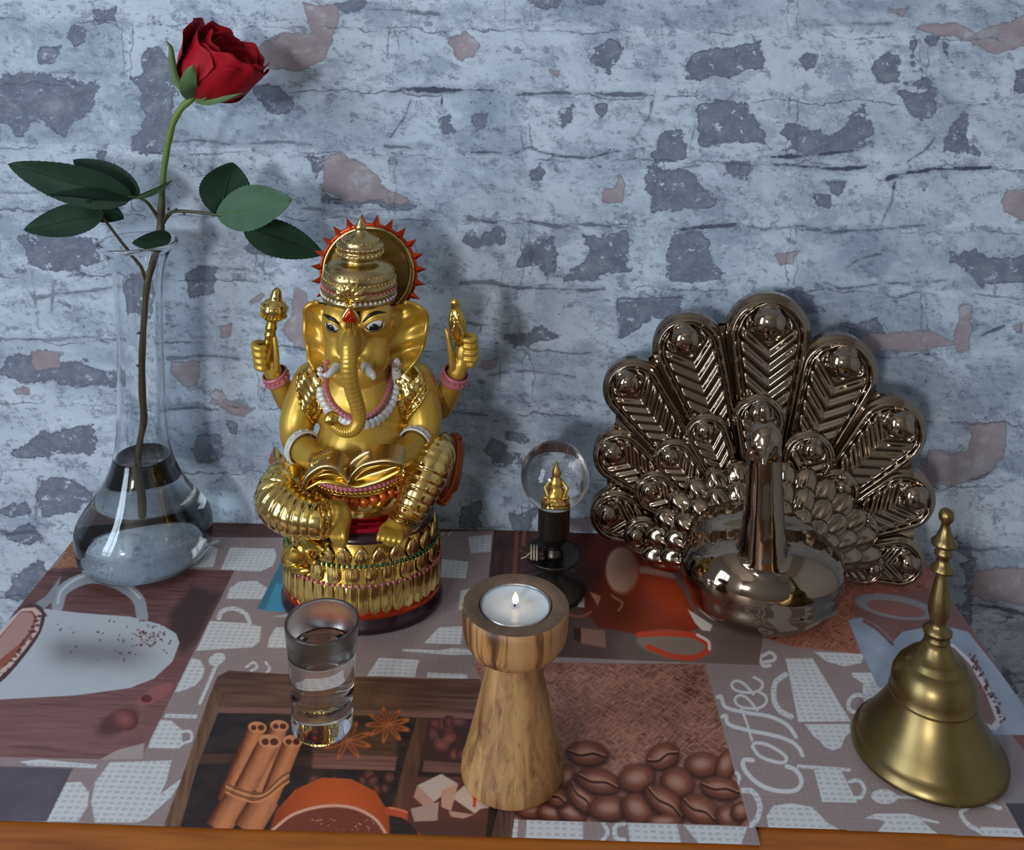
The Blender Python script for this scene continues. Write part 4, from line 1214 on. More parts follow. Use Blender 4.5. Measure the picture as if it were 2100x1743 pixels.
# bloom
hb = at_y(394, 200, ystem(200))
S_ = pxm(hb)
hd = Vector((0.66, -0.05, 0.75)).normalized()
hx = Vector((0, -1, 0)).cross(hd).normalized()
hy = hd.cross(hx).normalized()
HB = np.array([hx, hy, hd]).T                    # columns: local x, y, axis
def petal(phi, R, Hh, width, open_, seed, mat=m_petal, lift=0.0, tip=0.0):
    rg = random.Random(seed)
    NU, NV = 22, 16
    V = []
    ph = [rg.uniform(0, 6.28) for _ in range(4)]
    for i in range(NU):
        u = 2 * i / (NU - 1) - 1
        for j in range(NV):
            v = j / (NV - 1)
            wid = width * (0.35 + 0.65 * math.sin(min(1, v * 1.25) * math.pi / 2))
            a = phi + u * wid
            top = Hh * (1 - 0.20 * abs(u) ** 2.6) * (1 + 0.05 * math.sin(3 * u + ph[0]) + 0.03 * math.sin(9 * u + ph[3]))
            r = R * (math.sin(min(v * 1.55, 1.0) * math.pi / 2) ** 0.75) * (1.0 - 0.16 * (1 - open_) * max(0, v - 0.5) * 2)
            r += R * open_ * 0.75 * max(0, v - 0.45) ** 1.7 * 2.0
            r += R * 0.10 * max(0, v - 0.6) * math.sin(5 * u + ph[1]) + R * 0.05 * v * math.sin(11 * u + ph[2]) * max(0, v - 0.5)
            r -= R * 0.10 * (1 - u * u) * 0
            z = top * v - tip * R * max(0, v - 0.72) ** 2 * 6 * (1 - 0.5 * abs(u))
            V.append(((r + 1e-5) * math.cos(a), (r + 1e-5) * math.sin(a), z + lift))
    V = np.array(V)
    th = 0.00035
    d = np.linalg.norm(V[:, :2], axis=1)[:, None] + 1e-9
    V2 = V.copy()
    V2[:, :2] -= V[:, :2] / d * th
    F = grid_faces(NU, NV)
    o = len(V)
    V = np.concatenate([V, V2]) @ HB.T + hb
    # close the rim
    rim = [[i * NV + NV - 1, (i + 1) * NV + NV - 1, (i + 1) * NV + NV - 1 + o, i * NV + NV - 1 + o] for i in range(NU - 1)]
    return obj('petal', V, [q[::-1] for q in F] + [[a + o for a in q] for q in F] + rim, mat, rose)
PXU = S_
# petal angles: 0 = towards the lower right, -pi/2 = towards the viewer, pi = towards the upper left
for k in range(3):
    petal(0.6 + k * 2.1, 26 * PXU, 112 * PXU, 1.15, 0.02, 10 + k)
for k in range(3):
    petal(1.4 + k * 2.09, 46 * PXU, 128 * PXU, 1.2, 0.10, 20 + k)
for k in range(4):
    petal(0.9 + k * 1.57, 62 * PXU, 140 * PXU, 1.05, 0.20, 30 + k)
for k, (ph_, op, hh) in enumerate([(-1.75, 0.16, 150), (-0.55, 0.34, 138), (0.6, 0.42, 132), (1.9, 0.28, 146), (3.15, 0.22, 156)]):
    petal(ph_, 74 * PXU, hh * PXU, 1.05, op, 40 + k, tip=0.05)
for k, (ph_, op, hh) in enumerate([(-1.05, 0.30, 112), (-0.05, 0.62, 128), (2.75, 0.22, 150), (-2.35, 0.16, 138)]):
    petal(ph_, 80 * PXU, hh * PXU, 0.88, op, 50 + k, tip=0.12)
obj('calyx', *ball(hb + np.array(hd) * 0.001, (10 * S_, 10 * S_, 9 * S_), 16, 10), m_sepal, rose)
def sepal(pts, w):
    q = smooth_path([at_y(x, y, Y) for x, y, Y in pts], 16)
    vw = CAM - q[8]
    vw /= np.linalg.norm(vw)
    V = []
    for i in range(16):
        s = i / 15
        tg = q[min(i + 1, 15)] - q[max(i - 1, 0)]
        tg /= np.linalg.norm(tg)
        sd = np.cross(vw, tg)
        sd /= np.linalg.norm(sd)
        ww = w * S_ * (math.sin(math.pi * (0.12 + 0.88 * s) ** 0.7) ** 0.9 + 0.02)
        for t in (-1, -0.5, 0, 0.5, 1):
            V.append(q[i] + sd * t * ww + vw * (0.0008 - 0.0012 * abs(t)) )
    V = np.array(V)
    F = grid_faces(16, 5)
    obj('sepal', np.concatenate([V, V - vw * 0.0005]), F + [[a + 80 for a in f[::-1]] for f in F], m_sepal, rose)
ys = ystem(200)
sepal([(395,200,ys-.010),(386,178,ys-.026),(390,150,ys-.032),(396,132,ys-.034)], 17)
sepal([(385,192,ys),(362,165,ys),(353,125,ys),(350,98,ys),(340,83,ys)], 8)
sepal([(400,204,ys-.004),(425,208,ys-.014),(460,202,ys-.020),(500,190,ys-.022)], 8)
sepal([(402,203,ys),(430,206,ys+.014),(470,196,ys+.02)], 9)

# ---- shot glass
GB = on_table(661, 1496); GB[2] = ZC
gs = pxm(GB)
sg = thing('shot_glass', GB, 'small thick-bottomed shot glass of water in front of the golden statue', 'glass')
gt = hz(658, 1272, GB[1]) - ZC
rb, rt = 62.5 * gs, 76 * pxm(at_y(658, 1272, GB[1]))
gl = hz(660, 1330, GB[1]) - ZC
bz = 0.0165
outp = [(0.0001, 0.0009), (rb * 0.82, 0.0007), (rb * 0.94, 0.0006), (rb, 0.003), (rb * 1.01, 0.012)] + [(rb * 1.01 + (rt - rb * 1.01) * (s ** 1.5), 0.012 + (gt - 0.013) * s) for s in np.linspace(0.1, 1, 12)]
inp = [(rt - 0.0016 - (rt - rb * 1.01) * (1 - s ** 1.5), 0.012 + (gt - 0.013) * s) for s in np.linspace(1, 0.1, 12) if 0.012 + (gt - 0.013) * s > bz + 0.004]
outp += [(rt - 0.0003, gt + 0.0002), (rt - 0.0013, gt)]
inp += [(rb - 0.0022, bz + 0.0022), (rb - 0.0050, bz + 0.0004), (0.0001, bz)]
n = NT('misted_glass')
_z = n.t.nodes.new('ShaderNodeSeparateXYZ')
n.t.links.new(n.coord(), _z.inputs[0])
n.set(Base_Color=(0.97, 0.98, 0.99), Roughness=n.math('MULTIPLY', n.smooth(_z.outputs[2], gt * 0.66, gt * 0.92), 0.30), IOR=1.46)
n.put(n.b.inputs['Transmission Weight'], 1.0)
obj('tumbler', *lathe(outp + inp, GB, 64, cap=False), n.m, sg)
win_ = [(r + 0.0003, z) for r, z in inp[::-1] if z < gl]
wr = win_[-1][0]
obj('water', *lathe([(0.0001, bz - 0.0003)] + win_[1:] + [(wr + 0.0003, gl + 0.0006), (wr - 0.001, gl), (0.0001, gl - 0.0001)], GB, 56, cap=False), m_water, sg)

# ---- candle holder and tealight
HBs = on_table(1050, 1588); HBs[2] = ZC
hs = pxm(HBs)
ht = hz(1051, 1237, HBs[1]) - ZC
hst = pxm(HBs + np.array([0, 0, ht]))
m_wood = NT('rosewood_grain')
_c = m_wood.mapping(m_wood.coord(), (1, 1, 0.10))
_a = m_wood.noise(_c, 150, 5, 0.6, 0.6)
_b = m_wood.noise(m_wood.mapping(m_wood.coord(), (1, 1, 0.10)), 520, 3, 0.6)
_s = m_wood.smooth(_b, 0.58, 0.66)
_col = m_wood.ramp(_a, [(0.32, (0.11, 0.045, 0.014)), (0.46, (0.29, 0.14, 0.045)), (0.60, (0.42, 0.225, 0.08)), (0.78, (0.48, 0.28, 0.115))])
m_wood.set(Base_Color=m_wood.mix(m_wood.math('MULTIPLY', _s, 0.45), _col, (0.09, 0.04, 0.015)), Roughness=0.55)
m_wood.bump(_a, 0.12, 0.0006)
m_wood2 = NT('striped_wood')
_c = m_wood2.mapping(m_wood2.coord(), (1, 1, 0.07), (0, 0.12, 0))
_a = m_wood2.noise(_c, 120, 4, 0.5, 0.9)
m_wood2.set(Base_Color=m_wood2.ramp(_a, [(0.36, (0.07, 0.027, 0.010)), (0.45, (0.17, 0.07, 0.02)), (0.52, (0.38, 0.19, 0.065)), (0.75, (0.45, 0.265, 0.115))]), Roughness=0.5)
m_wood2.bump(_a, 0.12, 0.0006)
m_bark = plain('sawn_end_grain', (0.15, 0.095, 0.06), 0.75, 0, 0.45, 160, 0.3)
ch = thing('candle_holder', HBs, 'turned wooden candlestick with a conical foot and a thick round head', 'candle holder')
r0, rn, rh = 105 * hs, 49 * hst, 109.5 * hst
hh0 = ht - 0.0255
obj('foot', *lathe([(0.0001, 0), (r0 * 0.97, 0), (r0, 0.0015), (r0 * 0.985, 0.008)] + [(r0 * 0.985 + (rn - r0 * 0.985) * s, 0.008 + (hh0 - 0.008) * s ** 1.12) for s in np.linspace(0.06, 1, 16)] + [(rn, hh0 + 0.003)], HBs, 64), m_wood.m, ch)
obj('head', *lathe([(rn * 0.9, hh0), (rh * 0.74, hh0 + 0.0006), (rh * 0.87, hh0 + 0.0028), (rh * 0.955, hh0 + 0.0070), (rh * 0.99, hh0 + 0.012), (rh, ht - 0.004), (rh, ht - 0.001), (rh - 0.0008, ht - 0.0002)], HBs, 64, cap=False), m_wood2.m, ch)
rcs = 73.5 * hst
obj('top_face', *lathe([(rh - 0.0008, ht - 0.0002), (rcs + 0.0012, ht), (rcs + 0.0004, ht - 0.0008), (rcs + 0.0004, ht - 0.011), (0.0001, ht - 0.011)], HBs, 64, cap=False), m_bark, ch)
m_wax = plain('white_wax', (0.66, 0.71, 0.77), 0.18, 0, 0.02, 30, Subsurface_Weight=0.15)
m_alu = plain('tealight_aluminium', (0.55, 0.56, 0.58), 0.3, 1.0)
TL = HBs + np.array([0, 0, ht - 0.0108])
tl = thing('tealight', TL, 'lit white tealight sunk in the wooden candlestick', 'candle')
obj('cup', *lathe([(0.0001, 0), (rcs - 0.0004, 0), (rcs - 0.0002, 0.0105), (rcs - 0.0006, 0.0106), (rcs - 0.0009, 0.0095), (rcs - 0.0009, 0.0006), (0.0001, 0.0006)], TL, 56, cap=False), m_alu, tl)
obj('wax', *lathe([(0.0001, 0.0008), (rcs - 0.0011, 0.0008), (rcs - 0.0011, 0.0100), (rcs - 0.0019, 0.0093), (rcs * 0.5, 0.0091), (0.0001, 0.0091)], TL, 56, cap=False), m_wax, tl)
m_wick = plain('burnt_wick', (0.02, 0.016, 0.014), 0.9)
wk = TL + np.array([-0.0006, 0, 0.0088])
obj('wick', *tube([wk, wk + np.array([0.0003, -0.0001, 0.002]), wk + np.array([0.0008, -0.0003, 0.0036])], 0.00045, 8), m_wick, tl)
m_flame = NT('candle_flame')
_z = m_flame.t.nodes.new('ShaderNodeSeparateXYZ')
m_flame.t.links.new(m_flame.coord('Generated'), _z.inputs[0])
_em = m_flame.ramp(_z.outputs[2], [(0.0, (0.5, 0.35, 0.5)), (0.25, (1.0, 0.75, 0.45)), (0.6, (1.0, 0.80, 0.55)), (1.0, (1.0, 0.45, 0.18))])
m_flame.set(Base_Color=(0, 0, 0))
m_flame.put(m_flame.b.inputs['Emission Color'], _em)
m_flame.put(m_flame.b.inputs['Emission Strength'], 2.2)
fp = [(0.0001, 0), (0.0011, 0.0006), (0.00175, 0.0018), (0.0018, 0.0030), (0.0014, 0.0045), (0.0007, 0.0060), (0.0001, 0.0072)]
obj('flame', *lathe(fp, wk + np.array([0.0004, -0.0002, 0.0018]), 20, cap=False), m_flame.m, tl)
fl_ = bpy.data.lights.new('flame_light', 'POINT')
fl_.energy = 0.0025; fl_.color = (1.0, 0.62, 0.28); fl_.shadow_soft_size = 0.002
flo = bpy.data.objects.new('flame_light', fl_)
COL.objects.link(flo); flo.parent = tl; flo.location = Vector(wk - TL + np.array([0.0004, -0.0002, 0.011]))

# ---- brass hand bell
BB = on_table(1903, 1548); BB[2] = ZC
bs = pxm(BB)
n = NT('aged_brass')
_f = n.noise(n.coord(), 55, 5)
_g = n.noise(n.coord(), 700, 2)
n.set(Base_Color=n.mix(_f, (0.185, 0.132, 0.052), (0.275, 0.205, 0.085)), Metallic=1.0, Roughness=n.math('ADD', 0.27, n.math('MULTIPLY', _f, 0.16)))
n.bump(_g, 0.05, 0.0003)
m_brass = n.m
bell = thing('hand_bell', BB, 'aged brass hand bell with a ringed baluster handle standing mouth down', 'bell')
rimr = 151 * bs
def bz_(py):
    return hz(1905 + (1541 - py) * 0.09, py, BB[1]) - ZC
# body: (photo y of the silhouette at the axis distance, half width in px)
bodyp = [(rimr * 0.93, 0.0006), (rimr, 0.0012), (rimr * 1.003, 0.0035), (rimr * 0.985, 0.0045), (rimr * 0.975, 0.0075), (rimr * 0.93, 0.0085), (rimr * 0.90, 0.0115), (rimr * 0.80, 0.0185), (rimr * 0.68, 0.0275), (rimr * 0.60, 0.0350), (rimr * 0.560, 0.0405), (rimr * 0.555, 0.0412), (rimr * 0.565, 0.0418), (rimr * 0.555, 0.0425), (rimr * 0.55, 0.0480), (rimr * 0.53, 0.0545), (rimr * 0.475, 0.0600), (rimr * 0.40, 0.0638), (rimr * 0.385, 0.0640), (rimr * 0.385, 0.0652), (rimr * 0.345, 0.0660), (rimr * 0.345, 0.0672), (rimr * 0.30, 0.0680), (rimr * 0.235, 0.0715), (rimr * 0.185, 0.0760), (rimr * 0.16, 0.0790), (0.0001, 0.0795)]
inn = [(rimr * 0.93, 0.0006), (rimr * 0.86, 0.011), (rimr * 0.66, 0.026), (rimr * 0.52, 0.042), (rimr * 0.48, 0.055), (0.0001, 0.062)]
bodyp = [(r, z * 0.86) for r, z in bodyp]
inn = [(r, z * 0.86) for r, z in inn]
lean = Vector((0.012, 0.02, 1.0)).normalized()
def tilt(vf):
    v, f = vf
    Rl = np.array(Vector((0, 0, 1)).rotation_difference(lean).to_matrix())
    low = v[:, 2].min()
    return v @ Rl.T + BB, f
BT = 0.0795 * 0.86
_full = [(r, z) for r, z in bodyp]
_lat = MB().add(tilt(lathe(_full, n=72, cap=False))).add(tilt((lambda vf: (vf[0], [q[::-1] for q in vf[1]]))(lathe(inn, n=72, cap=False))))
hbell = _lat.build('bell_body', m_brass, bell)
k = 0.00118 * 0.42 * 0.62
hp = [(20, 0), (26, 3), (30, 10), (22, 14), (24, 16), (34, 22), (34, 28), (24, 33), (19, 40), (20, 47), (26, 62), (27, 72), (23, 95), (15, 128), (12.5, 140), (13, 143), (28, 146), (28, 150), (19, 156), (15, 166), (14, 172), (21, 177), (21, 182), (15, 187), (13, 192), (29, 196), (31, 201), (22, 208), (13, 226), (10, 236), (11, 240), (17, 246), (18, 254), (15, 262), (8, 266), (0.01, 267)]
tot = 0.1485 - BT
hp = [(r * bs * 0.92 * 0.90, BT - 0.002 + z / 267 * tot) for r, z in hp]
q = np.array(hp)
obj('handle', *tilt(lathe(np.c_[q[:, 0], q[:, 1]], n=40, cap=False)), m_brass, bell)
obj('clapper', *tilt((MB().add(tube([(0, 0, 0.047), (0, 0, 0.018)], 0.0012, 8)).add(ball((0, 0, 0.0145), 0.0050, 16, 10))).vf), m_brass, bell)

# ---- crystal ball on its stand
SB = on_table(1132, 1216); SB[2] = ZC
ss = pxm(SB)
m_bronze = plain('dark_bronze', (0.060, 0.050, 0.043), 0.32, 0.85, 0.25, 60)
st = thing('ball_stand', SB, 'dark bronze candlestick with a drip pan, holding the crystal ball', 'stand')
bc = hz(1133, 976, SB[1]) - ZC
br = 70.5 * pxm(SB + np.array([0, 0, bc]))
zt = bc - br * 0.80
zp = hz(1130, 1143, SB[1]) - ZC                  # height of the drip pan
sp_ = pxm(SB + np.array([0, 0, zp]))
sock_r = 33 * pxm(SB + np.array([0, 0, zt]))
rb_, rp_ = 68 * ss, 60 * sp_
obj('foot', *lathe([(0.0001, 0), (rb_ * 0.97, 0), (rb_, 0.0012), (rb_ * 0.99, 0.003), (rb_ * 0.90, 0.005), (rb_ * 0.62, 0.0085), (rb_ * 0.34, 0.0125), (rb_ * 0.22, 0.017), (0.0001, 0.0175)], SB, 56, cap=False), m_bronze, st)
obj('stem', *lathe([(0.0001, 0.015), (rb_ * 0.23, 0.016), (rb_ * 0.17, 0.020), (rb_ * 0.20, 0.024), (rb_ * 0.15, 0.030), (rb_ * 0.16, zp - 0.004), (rb_ * 0.30, zp + 0.0005), (0.0001, zp + 0.001)], SB, 40, cap=False), m_bronze, st)
obj('drip_pan', *lathe([(0.0001, zp - 0.0004), (rp_ * 0.6, zp - 0.0002), (rp_ * 0.93, zp + 0.0010), (rp_, zp + 0.0034), (rp_ * 0.97, zp + 0.0040), (rp_ * 0.84, zp + 0.0022), (rp_ * 0.4, zp + 0.0014), (0.0001, zp + 0.0014)], SB, 48, cap=False), m_bronze, st)
obj('knop', *lathe([(0.0001, zp + 0.001), (sock_r * 0.62, zp + 0.0014), (sock_r * 0.66, zp + 0.0040), (sock_r * 0.44, zp + 0.0065), (sock_r * 0.38, zp + 0.0085), (sock_r * 0.48, zp + 0.0100), (0.0001, zp + 0.0105)], SB, 40, cap=False), m_bronze, st)
obj('cup', *lathe([(0.0001, zp + 0.0098), (sock_r * 0.48, zp + 0.0099), (sock_r * 0.66, zp + 0.0115), (sock_r * 0.90, zp + 0.0150), (sock_r * 0.98, zp + 0.020), (sock_r, zt - 0.001), (sock_r * 1.03, zt), (sock_r * 1.0, zt + 0.0006), (sock_r * 0.9, zt + 0.0002), (sock_r * 0.86, zt - 0.006), (0.0001, zt - 0.0078)], SB, 48, cap=False), m_bronze, st)
BC = SB + np.array([0, 0, bc])
m_goldin = plain('gold_foil', (0.80, 0.52, 0.14), 0.25, 1.0, 0.2, 300, 0.2)
cb = thing('crystal_ball', BC - np.array([0, 0, br]), 'clear crystal ball with a tiny golden figure inside, on the dark candlestick', 'ball')
m_cryst = glass_mat('crystal', (0.99, 0.98, 0.96), 1.48, 0.0)
obj('sphere', *ball(BC, br, 64, 40), m_cryst, cb)
fb = BC + np.array([0.0006, 0, -br * 0.62])
fg = 0.70 * br / 0.026
prof = [(0.0001, 0), (0.0088, 0), (0.0092, 0.0012), (0.0085, 0.0030), (0.0092, 0.0036), (0.0086, 0.0058), (0.0070, 0.0064), (0.0068, 0.0080), (0.0074, 0.0090), (0.0060, 0.0125), (0.0040, 0.0150), (0.0052, 0.0175), (0.0046, 0.0200), (0.0028, 0.0222), (0.0030, 0.0240), (0.0034, 0.0255), (0.0028, 0.0278), (0.0016, 0.0305), (0.0008, 0.0345), (0.0001, 0.0365)]
vv, ff = lathe([(r * fg, z * fg) for r, z in prof], (0, 0, 0), 30, cap=False)
ang = np.arctan2(vv[:, 1], vv[:, 0])
vv[:, :2] *= (1 + 0.10 * np.sin(ang * 10 + vv[:, 2] * 900))[:, None]
mbf = MB().add((vv + fb, ff))
for s in (-1, 1):
    mbf.add(tube([fb + np.array([s * 0.0045, -0.001, 0.0195]) * fg, fb + np.array([s * 0.0082, -0.002, 0.0150]) * fg, fb + np.array([s * 0.0060, -0.005, 0.0105]) * fg], 0.0013 * fg, 8))
    mbf.add(ball(fb + np.array([s * 0.006, -0.0025, 0.0085]) * fg, (0.0040 * fg, 0.0034 * fg, 0.0022 * fg), 12, 8))
mbf.build('golden_figure', m_goldin, cb)
# ---- little twine-tied bundle leaning on the saucer
m_twig = plain('dark_twig', (0.035, 0.018, 0.014), 0.7, 0, 0.5, 300, 0.4)
m_twine = plain('pale_twine', (0.42, 0.34, 0.25), 0.9, 0, 0.3, 500)
TBp = at_y(1098, 1142, SB[1] - 0.005); TBp[2] = ZC + zp + 0.0032
tb = thing('twig_bundle', TBp, 'tiny bundle of dark twigs tied with pale twine on the drip pan', 'twigs')
ts = pxm(TBp)
rg = random.Random(3)
d_ = np.array([0.94, -0.10, 0.0]); d_ /= np.linalg.norm(d_)
for k in range(7):
    oy, oz = (k % 4 - 1.5) * 0.0028, 0.0014 + (k // 4) * 0.0024
    a = TBp + np.array([0, oy + (0.0011 if k > 3 else 0), oz]) - d_ * (26 + rg.uniform(-5, 4)) * ts
    b = TBp + np.array([0, oy * 0.8 + (0.0011 if k > 3 else 0), oz]) + d_ * (17 + rg.uniform(-5, 3)) * ts
    obj('twig', *tube([a, (a + b) / 2 + np.array([0, 0, 0.0003]), b], [0.0014, 0.0015, 0.0013], 7), m_twig, tb)
for k in (-0.0016, 0.0, 0.0016):
    th = np.linspace(0, 2 * np.pi, 25)
    c_ = TBp + d_ * (k - 0.001)
    obj('twine', *tube([c_ + np.array([0.25 * k, 0.0064 * math.cos(t), 0.0030 + 0.0042 * max(math.sin(t), -0.62)]) for t in th], 0.0007, 6), m_twine, tb)
obj('twine', *tube(smooth_path([TBp + np.array(p) * 0.001 for p in ((0, -3, 5.2), (-3, -4, 5.6), (-7, -6, 3.4), (-10, -5, 1.4))], 14), 0.0005, 6), m_twine, tb)

# ================================================================== peacock figurine
n = NT('bronze_lustre_glaze')
_f = n.noise(n.coord(), 40, 4)
n.set(Base_Color=n.mix(_f, (0.255, 0.192, 0.142), (0.345, 0.268, 0.205)), Metallic=1.0, Roughness=n.math('ADD', 0.045, n.math('MULTIPLY', _f, 0.05)))
n.bump(n.noise(n.coord(), 90, 3), 0.05, 0.0008)
m_pea = n.m
PXc = at_y(1562, 1130, -0.050)
PN = np.array([0.10, 1.0, -0.05]); PN /= np.linalg.norm(PN)
PB = np.array([PXc[0], -0.085, ZC])
pea = thing('peacock_figurine', PB, 'bronze-lustre ceramic peacock figurine with its tail fanned against the wall', 'figurine')
def fan(px, py, off=0.0):
    return on_plane(px, py, PXc - PN * off, PN)
ORG = (1562, 1150)
def feather(name, cx, cy, hw, bx, by, off, NS=130, NT_=81, pitch=0.34):
    kx, ky = cx - ORG[0], cy - ORG[1]
    kl = math.hypot(kx, ky)
    C, B = fan(cx - kx / kl * 0.36 * hw, cy - ky / kl * 0.36 * hw, off), fan(bx, by, off)
    d = C - B
    L = np.linalg.norm(d)
    d /= L
    sd = np.cross(d, PN)
    sd /= np.linalg.norm(sd)
    hwm = hw * pxm(C)
    up = -PN
    V = []
    for i in range(NS):
        s = i / (NS - 1)
        if s < 0.32:
            th = s / 0.32 * math.pi / 2
            Z, w = hwm * math.cos(th), hwm * math.sin(th)
        else:
            q = (s - 0.32) / 0.68
            Z = -L * q
            w = hwm * (1 - 0.60 * q ** 1.15)
        w = max(w, 1e-6)
        for j in range(NT_):
            a = (2 * j / (NT_ - 1) - 1)
            t = math.sin(a * math.pi / 2)
            X = t * w
            rho = math.hypot(X, max(Z, 0)) / hwm if Z > 0 else abs(t)
            h = 0.17 * hwm * math.sqrt(max(0.0, 1 - rho ** 5))
            h += 0.075 * hwm * math.exp(-((rho - 0.83) / 0.065) ** 2) - 0.07 * hwm * math.exp(-((rho - 0.70) / 0.06) ** 2)
            dd = math.hypot(X, Z - 0.36 * hwm) / hwm
            if dd < 0.43:
                h += 0.36 * hwm * math.sqrt(max(0, 1 - (dd / 0.43) ** 2))
            elif rho < 0.70:
                ph = (abs(X) * 0.85 - (Z - 0.36 * hwm)) / (pitch * hwm) if Z < 0.05 * hwm + 0.25 * abs(X) else (dd - 0.43) / 0.17
                env = min(1, (0.70 - rho) / 0.08)
                h += 0.10 * hwm * (0.5 - 0.5 * math.cos(2 * math.pi * ph)) * env
            V.append(C + d * Z + sd * X + up * h)
    V = np.array(V)
    V[:, 2] = np.maximum(V[:, 2], ZC + 0.0006)
    F = grid_faces(NS, NT_)
    # sides running back to the plate
    o = len(V)
    edge = [j for j in range(NT_)]
    ring = [i * NT_ for i in range(NS)] + [(NS - 1) * NT_ + j for j in range(1, NT_)] + [i * NT_ + NT_ - 1 for i in range(NS - 2, -1, -1)]
    Vb = V[ring] + PN * 0.007
    Vb[:, 2] = np.maximum(Vb[:, 2], ZC + 0.0006)
    k = len(ring)
    F += [[ring[i], o + i, o + i + 1, ring[i + 1]] for i in range(k - 1)]
    return obj(name, np.concatenate([V, Vb]), F, m_pea, pea)
BIG = [(1576,655,87), (1405,690,76), (1287,780,65), (1256,923,57), (1246,1050,55), (1728,738,82), (1843,866,74), (1872,1014,66), (1860,1150,54)]
SML = [(1556,842,54), (1445,878,47), (1374,932,46), (1332,1000,46), (1306,1095,42), (1665,918,54), (1726,996,48), (1772,1083,44), (1788,1163,38)]
for i, (x, y, w) in enumerate(BIG):
    bx, by = ORG[0] + (x - ORG[0]) * 0.42, ORG[1] + (y - ORG[1]) * 0.42
    feather('tail_feather', x, y, w, bx, by, 0.004)
for i, (x, y, w) in enumerate(SML):
    bx, by = ORG[0] + (x - ORG[0]) * 0.40, ORG[1] + (y - ORG[1]) * 0.40
    feather('covert_feather', x, y, w, bx, by, 0.0125, 96, 61, 0.40)
# grooved plate behind the feathers
O3 = fan(*ORG)
aim = sorted([(math.atan2(ORG[1] - y, x - ORG[0]), math.hypot(x - ORG[0], y - ORG[1])) for x, y, w in BIG])
ta, tr = [a for a, _ in aim], [r for _, r in aim]
ths = np.linspace(0.08, math.pi - 0.30, 260)
V = []
for th in ths:
    R = np.interp(th, ta, tr) * 1.0
    for s in np.linspace(0.02, 1, 22):
        p = fan(ORG[0] + math.cos(th) * R * s, ORG[1] - math.sin(th) * R * s)
        V.append(p - PN * (0.0022 + 0.0011 * math.cos(th * 74) * min(1, s * 2)))
V = np.array(V)
F = grid_faces(260, 22)
obj('tail_plate', np.concatenate([V, V + PN * 0.007]), [f[::-1] for f in F] + [[a + len(V) for a in f] for f in F], m_pea, pea)
# body, neck and head: one skin
yfr = on_table(1560, 1352)[1]
yc = (yfr - 0.052) / 2
def PE(px, py, Y, rx, ry, rz):
    c = at_y(px, py, Y)
    s = pxm(c)
    return ball(c, (rx * s, ry * s, rz * s), 32, 20)
def PT(pts, n=20, m=18):
    q = [at_y(x, y, Y) for x, y, Y, r in pts]
    p, r = smooth_path(q, n, [r * pxm(a) for a, (_, _, _, r) in zip(q, pts)])
    return tube(p, r, m)
cB = at_y(1560, 1215, yc)
bsz = pxm(cB)
bod = [ball((cB[0], yc, ZC + 0.0345), (168 * bsz, (yc - yfr) * 1.0, 0.0335), 40, 24),
       ball((cB[0], yc + 0.016, ZC + 0.044), (150 * bsz, 0.036, 0.032), 40, 24),
       lathe([(0.0001, 0), (0.040, 0), (0.048, 0.006), (0.050, 0.02), (0.0001, 0.03)], (cB[0], yc + 0.004, ZC + 0.0008), 32, 1.0, (yc - yfr) * 0.86 / 0.05),
       ball((cB[0], yfr + 0.034, ZC + 0.022), (0.050, 0.0335, 0.0215), 36, 20),
       PT([(1562, 1240, yc - 0.020, 50), (1563, 1212, yc - 0.024, 56), (1564, 1180, yc - 0.024, 53), (1565, 1120, yc - 0.023, 49), (1566, 1050, yc - 0.023, 42), (1567, 985, yc - 0.022, 38), (1567, 925, yc - 0.022, 35)]),
       PE(1567, 896, yc - 0.024, 38, 38, 37), PT([(1566, 925, yc - 0.034, 15), (1566, 945, yc - 0.041, 10), (1565, 966, yc - 0.044, 4)], 10, 12),
       PE(1541, 930, yc - 0.030, 11, 10, 12), PE(1596, 932, yc - 0.030, 11, 10, 12), PE(1541, 912, yc - 0.034, 7, 6, 6), PE(1592, 912, yc - 0.034, 7, 6, 6)]
organic('body', bod, m_pea, pea, 0.0016, 14, 0.5, ZC + 0.0008)
obj('crest', *PT([(1566, 880, yc - 0.020, 11), (1566, 858, yc - 0.020, 13), (1566, 840, yc - 0.020, 12)], 12, 14), m_pea, pea)
# scalloped rows of plumage where the tail meets the body
for row, (rx, ry, off, cnt, sz) in enumerate([(212, 178, 0.019, 15, 34), (176, 140, 0.030, 13, 33), (140, 100, 0.040, 11, 32)]):
    for k in range(cnt):
        th = math.radians(4 + 172 * k / (cnt - 1))
        px_, py_ = 1560 + rx * math.cos(th), 1150 - ry * math.sin(th)
        c = fan(px_, py_, off)
        inn_ = fan(1560 + rx * 0.55 * math.cos(th), 1150 - ry * 0.55 * math.sin(th), off)
        d = c - inn_
        d /= np.linalg.norm(d)
        sd = np.cross(d, PN); sd /= np.linalg.norm(sd)
        s = pxm(c)
        v, f = ball((0, 0, 0), (1, 1, 1), 28, 16)
        rel = 1 + 0.10 * np.cos(np.arctan2(v[:, 1], v[:, 0] + 0.9) * 16) * (v[:, 2] > 0.15)
        V = c - d * (sz * 0.7 * s) + v[:, :1] * d * sz * 1.7 * s + v[:, 1:2] * sd * sz * s * 0.95 - (v[:, 2] * rel)[:, None] * PN * 0.0095
        V[:, 2] = np.maximum(V[:, 2], ZC + 0.0006)
        obj('plume', V, f, m_pea, pea)

